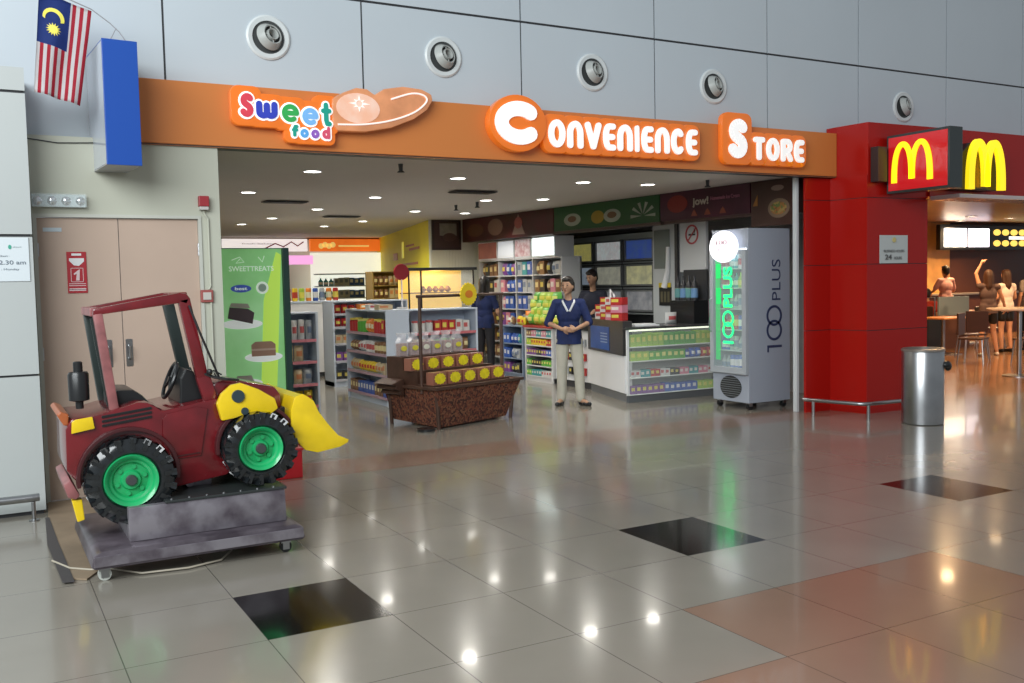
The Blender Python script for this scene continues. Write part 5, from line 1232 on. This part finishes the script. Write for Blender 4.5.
# drive pedestal and castered platform
t = thing('ride_platform', 'worn silver-black castered platform under the red ride tractor', 'platform', (0, 1.85, 0))
mb = MB(); mb.prism([(-.40, .186), (.512, .186), (.506, .385), (-.402, .385)], 1.45, 2.25); build('drive_housing', mb, WORN, t, bevel=.008, smooth=True)
mb = MB(); mb.prism([(-.20, .386), (.515, .386), (.515, .402), (-.20, .402)], 1.44, 2.26); build('housing_lid', mb, col((.03, .035, .035), .3), t, bevel=.004)
mb = MB()
for k in range(7):
    mb.cone((-.16+.1*k, 1.47, .402), (-.16+.1*k, 1.47, .408), .009, seg=8)
build('lid_screws', mb, STEEL, t)
mb = MB(); mb.prism([(-.62, .10), (-.60, .085), (.57, .085), (.59, .10), (.575, .165), (.53, .185), (-.56, .185), (-.605, .165)], 1.33, 2.38); build('deck', mb, WORND, t, bevel=.01, smooth=True)
mb = MB(); mb.box(-.605, .578, 1.322, 1.329, .10, .16); build('front_skirt', mb, WORN, t, bevel=.003)
for x, y, m_ in ((-.545, 1.42, mat('caster_pale', (.5, .52, .48), .4)), (.487, 1.42, BLACK), (-.545, 2.28, BLACK), (.487, 2.28, BLACK)):
    mb = MB(); mb.box(x-.03, x+.03, y-.022, y+.022, .06, .084); mb.box(x-.02, x+.02, y-.024, y-.018, .02, .06); mb.box(x-.02, x+.02, y+.018, y+.024, .02, .06); c_ = build('caster_fork', mb, STEEL, t)
    mb = MB(); mb.cone((x, y-.016, .037), (x, y+.016, .037), .036, seg=20); build('caster_wheel', mb, m_, c_, smooth=True)

# =================================================================== PEOPLE
def blobmesh(name, mb, mt, parent, vox=.009, smooth=2, cut=None):
    o = build(name, mb, mt, parent, local=True)
    m = o.modifiers.new('r', 'REMESH'); m.mode = 'VOXEL'; m.voxel_size = vox
    s = o.modifiers.new('s', 'SMOOTH'); s.iterations = smooth; s.factor = .5
    bpy.context.view_layer.update()
    me = bpy.data.meshes.new_from_object(o.evaluated_get(bpy.context.evaluated_depsgraph_get()))
    o.modifiers.clear(); o.data = me; me.name = name
    if cut is not None:
        b = bmesh.new(); b.from_mesh(me)
        r = bmesh.ops.bisect_plane(b, geom=b.verts[:]+b.edges[:]+b.faces[:], plane_co=(0, 0, cut), plane_no=(0, 0, -1), clear_outer=True)
        bmesh.ops.holes_fill(b, edges=[e for e in b.edges if e.is_boundary], sides=0)
        b.to_mesh(me); b.free()
    for p in me.polygons: p.use_smooth = True; p.material_index = 0
    return o
def hand(mb, wr, dirv, palmn, s=1., curl=.5):
    """palm + five fingers from the wrist along dirv; palmn points out of the palm"""
    d = Vector(dirv).normalized(); n = Vector(palmn); n = (n-d*n.dot(d)).normalized(); a = d.cross(n); wr = Vector(wr)
    mb.sph(wr+d*.045*s, (.042*s, .042*s, .042*s), 10, M=Matrix.Identity(4))
    for k, (o_, l) in enumerate(((-.030, .060), (-.010, .072), (.010, .068), (.028, .052))):
        b = wr+d*.080*s+a*o_*s; m1 = b+(d*math.cos(curl)+n*math.sin(curl))*l*.5*s; m2 = m1+(d*math.cos(curl*2)+n*math.sin(curl*2))*l*.5*s
        mb.cap(wr+d*.03*s+a*o_*.8*s, b, .011*s, .010*s, 8); mb.cap(b, m1, .010*s, .009*s, 8); mb.cap(m1, m2, .009*s, .0075*s, 8)
    b = wr+d*.03*s-a*.034*s; m1 = b+(d*.7-a*.6+n*.3).normalized()*.034*s; m2 = m1+(d*.95-a*.1+n*.4).normalized()*.028*s
    mb.cap(b, m1, .012*s, .010*s, 8); mb.cap(m1, m2, .010*s, .008*s, 8)

def person(name, label, loc, rz, J, skin, top, bot, hair='short', shoes=BLACK, sleeve=.5, skirt=0., vox=.010, female=True, hem=.12, legs=True, legcut=1., face=True, sc=1., haircol=None, hands=True, collar=None):
    """local frame: faces -y, x to the viewer's right when he faces the viewer. J: joint overrides"""
    t = thing(name, label, 'person', loc, rz)
    j = dict(pel=(0, 0, .90), chest=(0, 0, 1.20), neck=(0, .01, 1.40), head=(0, -.01, 1.555),
             sl=(-.165, .01, 1.34), sr=(.165, .01, 1.34), el=(-.22, .03, 1.08), er=(.22, .03, 1.08), wl=(-.22, -.05, .85), wr=(.22, -.05, .85),
             hl=(-.085, 0, .86), hr=(.085, 0, .86), kl=(-.10, -.01, .47), kr=(.10, -.01, .47), al=(-.11, .02, .08), ar=(.11, .02, .08), tl=(-.12, -.14, .03), tr=(.12, -.14, .03),
             hdl=(0, -.3, -1), hdr=(0, -.3, -1), pnl=(1, 0, 0), pnr=(-1, 0, 0), look=(0, -1, 0))
    j.update(J); V = {k: Vector(v)*sc if k[0] not in 'l' and not k.startswith('hd') and not k.startswith('pn') else Vector(v) for k, v in j.items()}
    s = sc; tw = .135 if female else .155
    mb = MB(); sh = (V['sl']+V['sr'])/2
    # body under the clothes
    mb.sph(V['pel'], (.145*s, .10*s, .12*s), 14); mb.sph((V['pel']+V['chest'])/2, (.115*s, .085*s, .15*s), 14); mb.sph(V['chest'], (tw*s, .10*s, .16*s), 14)
    mb.cap(V['sl'], V['sr'], .05*s); mb.cap(sh, V['neck'], .055*s, .050*s); mb.cap(V['neck'], V['head']+Vector((0, .015, -.06))*s, .048*s, .046*s)
    for a in 'lr':
        mb.cap(V['s'+a], V['e'+a], .046*s, .035*s); mb.cap(V['e'+a], V['w'+a], .036*s, .024*s)
        if hands: hand(mb, V['w'+a], V['hd'+a], V['pn'+a], s*.95)
        if legs:
            mb.cap(V['h'+a], V['k'+a], .078*s, .052*s); mb.cap(V['k'+a], V['a'+a], .052*s, .033*s); mb.cap(V['a'+a], V['t'+a], .034*s, .026*s)
    lk = Vector(V['look']).normalized(); side = lk.cross(Vector((0, 0, 1))).normalized(); upv = side.cross(lk)
    HM = Matrix((side, lk*-1, upv)).transposed().to_4x4(); HM.translation = V['head']
    def hp(x, y, z): return HM @ (Vector((x, y, z))*s)
    HR = HM.to_3x3().to_4x4()
    mb.sph(V['head'], (.076*s, .094*s, .108*s), 18, M=HR); mb.sph(hp(0, -.030, -.055), (.052*s, .052*s, .052*s), 12, M=HR)
    mb.cap(hp(0, -.092, .012), hp(0, -.108, -.020), .009*s, .014*s, 8); mb.sph(hp(0, -.086, -.052), (.022*s, .012*s, .010*s), 8, M=HR); mb.sph(hp(0, -.075, -.092), .022*s, 8)
    for q in (-1, 1): mb.sph(hp(q*.077, .005, -.01), (.010*s, .018*s, .028*s), 8, M=HR)
    body = blobmesh('body', mb, skin, t, vox)
    if face:
        mb = MB()
        for q in (-1, 1): mb.sph(hp(q*.030, -.088, .012), (.013*s, .006*s, .006*s), 8, M=HR)
        build('eyes', mb, col((.03, .02, .02), .3), t, local=True)
        mb = MB()
        for q in (-1, 1): mb.cap(hp(q*.018, -.094, .032), hp(q*.044, -.083, .032), .004*s, .003*s, 6)
        build('eyebrows', mb, HAIR, t, local=True)
        mb = MB(); mb.sph(hp(0, -.096, -.052), (.020*s, .005*s, .006*s), 8, M=HR); build('mouth', mb, col((.30, .08, .07), .5), t, local=True)
    # hair
    mb = MB(); mb.sph(hp(0, .018, .028), (.085*s, .095*s, .100*s), 18, M=HR); mb.sph(hp(0, .035, -.02), (.078*s, .078*s, .085*s), 14, M=HR); mb.sph(hp(0, -.05, .085), (.060*s, .045*s, .030*s), 12, M=HR)
    if hair == 'long':
        mb.cap(hp(0, .05, 0), hp(0, .075, -.20), .075*s, .060*s); mb.cap(hp(-.02, .07, -.2), hp(0, .085, -.36), .055*s, .03*s)
        for q in (-1, 1): mb.cap(hp(q*.07, .015, .02), hp(q*.075, .03, -.15), .028*s, .03*s)
    if hair == 'bob':
        for q in (-1, 1): mb.cap(hp(q*.072, .015, .03), hp(q*.070, .02, -.055), .025*s, .022*s)
    blobmesh('hair', mb, haircol or HAIR, t, vox)
    # top garment
    mb = MB(); P = V['pel']; C_ = V['chest']
    mb.sph(C_+Vector((0, -.005, 0)), ((tw+.028)*s, .122*s, .185*s), 16); mb.sph((P+C_)/2, (.145*s, .112*s, .17*s), 14)
    mb.cap(V['sl'], V['sr'], .060*s); mb.cap(sh+Vector((0, 0, -.02))*s, V['neck']+Vector((0, .01, -.055))*s, .075*s, .062*s)
    for q in (-.055, 0, .055): mb.cap(P+Vector((q, 0, .06))*s, P+Vector((q*1.1, -.005, -hem-.05))*s, .112*s, .118*s, 14)
    for a in 'lr':
        S_, E_, W_ = V['s'+a], V['e'+a], V['w'+a]
        if sleeve <= 1: mb.cap(S_, S_.lerp(E_, sleeve), .058*s, .053*s)
        else: mb.cap(S_, E_, .062*s, .052*s); mb.cap(E_, E_.lerp(W_, sleeve-1), .052*s, .042*s)
    blobmesh('top', mb, top, t, vox, cut=P.z-hem*.62*s)
    if collar:
        mb = MB(); nk = V['neck']
        for q in (-1, 1): mb.tube(spline([nk+Vector((q*.062, .03, -.01))*s, nk+Vector((q*.075, -.055, -.035))*s, nk+Vector((q*.05, -.115, -.09))*s, nk+Vector((q*.012, -.135, -.165))*s]), .014*s, 8)
        build('collar', mb, collar, t, local=True, smooth=True)
    if legs:
        mb = MB()
        if skirt: mb.cap(P+Vector((0, 0, .03)), P+Vector((0, 0, -skirt)), .15*s, .17*s)
        else:
            mb.sph(P, (.150*s, .098*s, .11*s), 14)
            for a in 'lr':
                H_, K_, A_ = V['h'+a], V['k'+a], V['a'+a]
                mb.cap(H_, K_ if legcut > .5 else H_.lerp(K_, .45), .092*s, .070*s if legcut > .5 else .088*s)
                if legcut > .5: mb.cap(K_, K_.lerp(A_, .93), .070*s, .060*s)
        blobmesh('trousers' if not skirt and legcut > .5 else ('skirt' if skirt else 'shorts'), mb, bot, t, vox)
        for a in 'lr':
            mb = MB(); A_, T_ = V['a'+a], V['t'+a]
            g = Vector((A_.x, A_.y+.025*s, A_.z-.045*s)); mb.cap(g, T_, .036*s, .032*s, 10); mb.sph((g+T_)/2, (.042*s, .07*s, .03*s), 10)
            blobmesh('shoe', mb, shoes, t, .008, 1)
    return t

KHAKI = mat('pale_trousers', (.50, .48, .40), .8, noise=.08, nscale=9)
person('person', 'woman in a navy blouse and pale trousers standing with clasped hands', (5.64, 6.20, 0), math.radians(-33), dict(
    el=(-.275, .0, 1.085), er=(.265, .0, 1.085), wl=(-.085, -.20, 1.01), wr=(.095, -.20, 1.01), hdl=(1, -.15, -.05), hdr=(-1, -.2, -.12), pnl=(0, 1, -.3), pnr=(0, 1, .2),
    al=(-.11, .02, .075), ar=(.14, -.03, .075), tl=(-.17, -.12, .028), tr=(.25, -.14, .028), kl=(-.10, -.01, .47), kr=(.12, -.02, .47), head=(-.01, -.02, 1.565), look=(-.35, -1, -.08)),
    SKIN, NAVY, KHAKI, 'bob', BLACK, sleeve=1.0, hem=.15, vox=.008, sc=1.0, collar=mat('collar_white', (.6, .62, .66), .7))
person('person', 'woman with long black hair in navy top seen from behind by the tall rack', (6.61, 10.42, 0), math.radians(120), dict(el=(-.24, -.02, 1.08), er=(.24, -.02, 1.08), wl=(-.18, -.2, .98), wr=(.18, -.2, .98), hdl=(.2, -1, 0), hdr=(-.2, -1, 0), pnl=(0, 0, -1), pnr=(0, 0, -1)),
    SKIN2, NAVY, mat('black_trousers', (.015, .015, .02), .8), 'long', BLACK, sleeve=.7, vox=.012, hem=.14, sc=1.04)
person('person', 'man with short black hair in dark shirt behind the kiosk counter', (7.62, 8.56, 0), math.radians(-55), dict(head=(0, -.04, 1.60), look=(-.3, -1, -.35), el=(-.24, -.05, 1.12), er=(.24, -.05, 1.12), wl=(-.15, -.28, 1.08), wr=(.15, -.28, 1.08), hdl=(.2, -1, 0), hdr=(-.2, -1, 0), pnl=(0, 0, -1), pnr=(0, 0, -1)),
    SKIN, mat('dark_shirt', (.015, .018, .035), .8), DARK, 'short', BLACK, sleeve=.6, female=False, vox=.012, sc=1.05)
# =================================================================== RESTAURANT INTERIOR
WARM = (1, .62, .30)
t = thing('menu_board', 'black curved menu board with two glowing white screens and food pictures', 'menu board', (23.2, 12.4, 2.25))
mb = MB(); mb.box(21.35, 26.2, 12.42, 12.55, 2.24, 2.92); build('board_frame', mb, BLACK, t, bevel=.02)
for a, b, c in ((21.5, 22.42, (1, 1, .98)), (22.5, 23.4, (.95, .9, 1))):
    mb = MB(); mb.box(a, b, 12.40, 12.419, 2.32, 2.82); build('screen', mb, mat('screen_%d' % int(a), c, .3, emit=c, es=3.2), t, bevel=.01)
FD = mat('menu_food', (.9, .6, .12), .4, emit=(1, .65, .12), es=1.3)
mb = MB()
for r_, z in enumerate((2.72, 2.42)):
    for k in range(7): mb.prism(circ(23.75+.38*k, z, .15, 16, .085), 12.40, 12.419)
build('food_picture', mb, FD, t)
mb = MB(); mb.box(24.3, 26.1, 12.405, 12.419, 2.53, 2.61); build('price_row', mb, mat('menu_white', (1, 1, .9), .4, emit=(1, 1, .85), es=1.8), t)
t = thing('service_counter', 'dark brown restaurant service counter at the rear', 'counter', (23, 11.9, 0))
mb = MB(); mb.box(17.5, 28, 11.75, 12.2, 0, 1.05); build('body', mb, DWOOD, t)
mb = MB(); mb.box(17.4, 28, 11.7, 12.22, 1.05, 1.09); build('worktop', mb, mat('counter_steel', (.35, .30, .26), .3, .5), t)
RP = [(20.2, 10.7), (22.2, 11.0), (21.75, 12.1), (15.46, 7.38), (14.0, 5.8), (11.5, 4.9), (17.5, 5.8)]
rl = None
for k, (x, y) in enumerate(RP):
    if rl is None:
        rl = thing('restaurant_light', 'x', 'ceiling light', (0, 0, 3.0), 0, 'restaurant ceiling lights')
        mb = MB(); mb.lathe([(.10, -.001), (.14, -.001), (.13, -.015), (.105, -.01)], (0, 0, 0), 'z', 20); build('trim_ring', mb, WHITE, rl, local=True)
        mb = MB(); mb.lathe([(.001, -.003), (.10, -.003), (.10, -.006), (.001, -.006)], (0, 0, 0), 'z', 20); build('lamp_disc', mb, mat('warm_downlight', (1, .9, .7), .4, emit=(1, .85, .6), es=9), rl, local=True)
        o = rl; rl.location = (x, y, 3.0)
    else: o = dup(rl, (x, y, 3.0))
    o['label'] = 'round warm ceiling light inside the restaurant, ' + ['left one before the screens', 'right one before the screens', 'rear one above the counter', 'middle one above the tables', 'front one above the high table', 'nearest one behind the canopy', 'right one nearest the frame edge'][k]
    light(x, y, 2.94, 330, WARM)
# high round table
t = thing('high_table', 'high round pale-topped table at the right edge of the picture', 'table', (13.1, 4.75, 0))
mb = MB(); mb.lathe([(.01, 0), (.48, 0), (.50, .015), (.50, .035), (.01, .035)], (13.25, 4.9, 1.02), 'z', 40); build('table_top', mb, mat('pale_table_top', (.58, .46, .38), .2), t, smooth=True)
mb = MB(); mb.cone((13.05, 4.80, .01), (13.05, 4.80, 1.02), .035, seg=14); build('table_leg', mb, STEEL, t, smooth=True)
mb = MB(); mb.lathe([(.01, 0), (.24, 0), (.24, .015), (.05, .03), (.01, .03)], (13.05, 4.80, 0), 'z', 28); build('table_foot', mb, STEEL, t, smooth=True)
# low tables and chairs
TP = mat('table_orange', (.60, .25, .08), .3)
def low_table(x, y, label, w=.45):
    t = thing('dining_table', label, 'table', (x, y, 0), 0, None)
    mb = MB(); mb.box(-w, w, -.35, .35, .72, .75); build('table_top', mb, TP, t, local=True, bevel=.008)
    mb = MB(); mb.cone((0, 0, .02), (0, 0, .72), .035, seg=12); build('pedestal', mb, STEEL, t, local=True)
    mb = MB(); mb.box(-.25, .25, -.25, .25, 0, .02); build('foot', mb, STEEL, t, local=True)
CHW = mat('chair_dark', (.045, .018, .012), .4)
def chair(x, y, rz, label, m_=None, group=None):
    m_ = m_ or CHW
    t = thing('dining_chair', label, 'chair', (x, y, 0), rz, group)
    mb = MB(); mb.box(-.21, .21, -.21, .21, .43, .46); build('seat', mb, m_, t, local=True, bevel=.01)
    mb = MB(); mb.prism([(-.20, .50), (.20, .50), (.21, .90), (-.21, .90)], .20, .235); build('backrest', mb, m_, t, local=True, bevel=.01)
    for sx, sy in ((-1, -1), (1, -1), (-1, 1), (1, 1)):
        mb = MB(); mb.cone((sx*.22, sy*.22, 0), (sx*.17, sy*.18, .43), .012, seg=8); build('leg', mb, STEEL, t, local=True)
low_table(15.75, 8.15, 'small orange-topped table left of the woman with the raised arm')
low_table(18.9, 9.9, 'small orange-topped table deeper inside the restaurant')
chair(15.5, 7.35, math.radians(150), 'dark chair with its back to the camera by the orange table')
chair(16.9, 6.9, math.radians(160), 'dark chair behind the high round table')
chair(17.6, 8.4, math.radians(60), 'dark chair turned sideways beyond the high table')
chair(15.0, 5.9, math.radians(200), 'dark chair nearest the high round table')
chair(14.5, 6.6, math.radians(20), 'dark chair in front of the standing women at the tables')
mb = MB(); mb.box(16.75, 17.75, 9.0, 9.04, .72, 1.12); tag(build('grey_screen_panel', mb, mat('grey_panel_screen', (.20, .26, .30), .4), bevel=.006), 'blue grey screen panel standing on the low partition in the restaurant', 'panel')
mb = MB(); mb.box(16.75, 17.75, 8.98, 9.06, 0, .715); tag(build('low_partition', mb, mat('partition_brown', (.12, .05, .03), .5)), 'low brown partition wall between restaurant tables', 'partition')
# people in the restaurant
SK3 = mat('skin_warm', (.60, .30, .18), .55); HB = mat('hair_brown', (.05, .018, .008), .6)
person('person', 'woman in dark shorts raising one arm above her head', (16.1, 7.42, 0), math.radians(140), dict(sr=(.165, .01, 1.36), er=(.22, -.03, 1.60), wr=(.12, -.04, 1.80), hdr=(-.5, 0, .6), el=(-.26, -.02, 1.12), wl=(-.34, -.12, .92), kl=(-.12, -.08, .47), kr=(.12, .04, .47), al=(-.18, -.05, .08), ar=(.16, .12, .08), tl=(-.2, -.19, .03), tr=(.17, -.02, .03)),
       SK3, mat('rust_vest', (.10, .06, .055), .8), BLACK, 'long', mat('white_shoes', (.6, .55, .5), .6), sleeve=.1, legcut=0, vox=.014, haircol=HB)
person('person', 'man in a pink shirt seen from behind at the restaurant counter', (20.0, 11.25, 0), math.radians(165), dict(er=(.27, -.05, 1.1), wr=(.22, -.22, 1.05), el=(-.27, -.05, 1.1), wl=(-.22, -.22, 1.05)),
       SK3, mat('pink_shirt', (.75, .42, .40), .8), DARK, 'short', BLACK, sleeve=.8, female=False, vox=.016, sc=1.08, face=False)
person('person', 'woman with brown hair in a pale sleeveless top near the high table', (17.15, 7.75, 0), math.radians(165), dict(er=(.22, .0, 1.1), wr=(.2, -.2, 1.0), el=(-.22, .0, 1.1), wl=(-.2, -.2, 1.0)),
       SK3, mat('peach_top', (.78, .66, .58), .8), BLACK, 'long', BLACK, sleeve=.3, legcut=0, vox=.016, haircol=HB, face=False)
person('person', 'person in a grey top at the right edge of the picture inside the restaurant', (17.9, 7.7, 0), math.radians(150), {}, SK3, mat('grey_top', (.24, .20, .18), .8), BLACK, 'short', BLACK, sleeve=.6, vox=.016, female=False, sc=1.04, haircol=HB, face=False)
person('person', 'person with dark hair in a red shirt sitting behind the red column edge', (17.35, 9.75, -.38), math.radians(120), dict(kl=(-.10, -.38, .84), kr=(.10, -.38, .84), al=(-.1, -.40, .46), ar=(.1, -.40, .46), tl=(-.1, -.55, .41), tr=(.1, -.55, .41), wl=(-.15, -.30, .98), wr=(.15, -.30, .98)),
       SK3, mat('red_shirt', (.40, .03, .02), .8), DARK, 'short', BLACK, sleeve=.6, vox=.016, female=False, face=False)
chair(17.32, 9.8, math.radians(120), 'dark chair under the seated person in red')
t = thing('suitcase', 'black trolley suitcase with a raised steel handle beside the seated person', 'suitcase', (16.3, 9.05, 0))
mb = MB(); mb.box(16.05, 16.55, 8.75, 9.0, .05, .70); build('shell', mb, BLACK, t, bevel=.04)
mb = MB(); mb.tube([(16.15, 8.88, .70), (16.15, 8.88, 1.12), (16.45, 8.88, 1.12), (16.45, 8.88, .70)], .014, 8); build('pull_handle', mb, STEEL, t)
for x in (16.12, 16.48):
    mb = MB(); mb.cone((x, 8.78, .03), (x, 8.84, .03), .03, seg=12); build('caster', mb, DARK, t)

# =================================================================== LIGHT AND CAMERA
w = bpy.data.worlds.new('World'); SC.world = w; w.use_nodes = True
bg = w.node_tree.nodes['Background']; bg.inputs['Color'].default_value = (.88, .94, 1, 1); bg.inputs['Strength'].default_value = .37
d = bpy.data.lights.new('hall_window', 'AREA'); d.shape = 'RECTANGLE'; d.size = 9; d.size_y = 5; d.energy = 1450; d.color = (.93, .98, 1)
o = bpy.data.objects.new('hall_window', d); COL.objects.link(o); o.location = (-6, -4, 6)
o.rotation_euler = (Vector((1.5, 4, 2.8))-o.location).to_track_quat('-Z', 'Y').to_euler()

cam = bpy.data.cameras.new('camera'); co = bpy.data.objects.new('camera', cam); COL.objects.link(co); SC.camera = co
cam.sensor_fit = 'HORIZONTAL'; cam.sensor_width = 36; cam.lens = 959/1024*36; cam.clip_start = .05; cam.clip_end = 200
P_, YW_, RL_ = .062, -.509, -.021
cy, sy = math.cos(YW_), math.sin(YW_)
r = Vector((cy, sy, 0)); f = Vector((-sy, cy, 0)); z = Vector((0, 0, 1))
f2 = f*math.cos(P_)-z*math.sin(P_); u2 = z*math.cos(P_)+f*math.sin(P_)
r3 = r*math.cos(RL_)+u2*math.sin(RL_); u3 = -r*math.sin(RL_)+u2*math.cos(RL_)
M = Matrix((r3, u3, -f2)).transposed().to_4x4(); M.translation = (-1.108, -4.359, 1.630); co.matrix_world = M
SC.view_settings.view_transform = 'Standard'; SC.view_settings.look = 'None'; SC.view_settings.gamma = 1; SC.view_settings.use_curve_mapping = False
SC.view_settings.exposure = 0.0
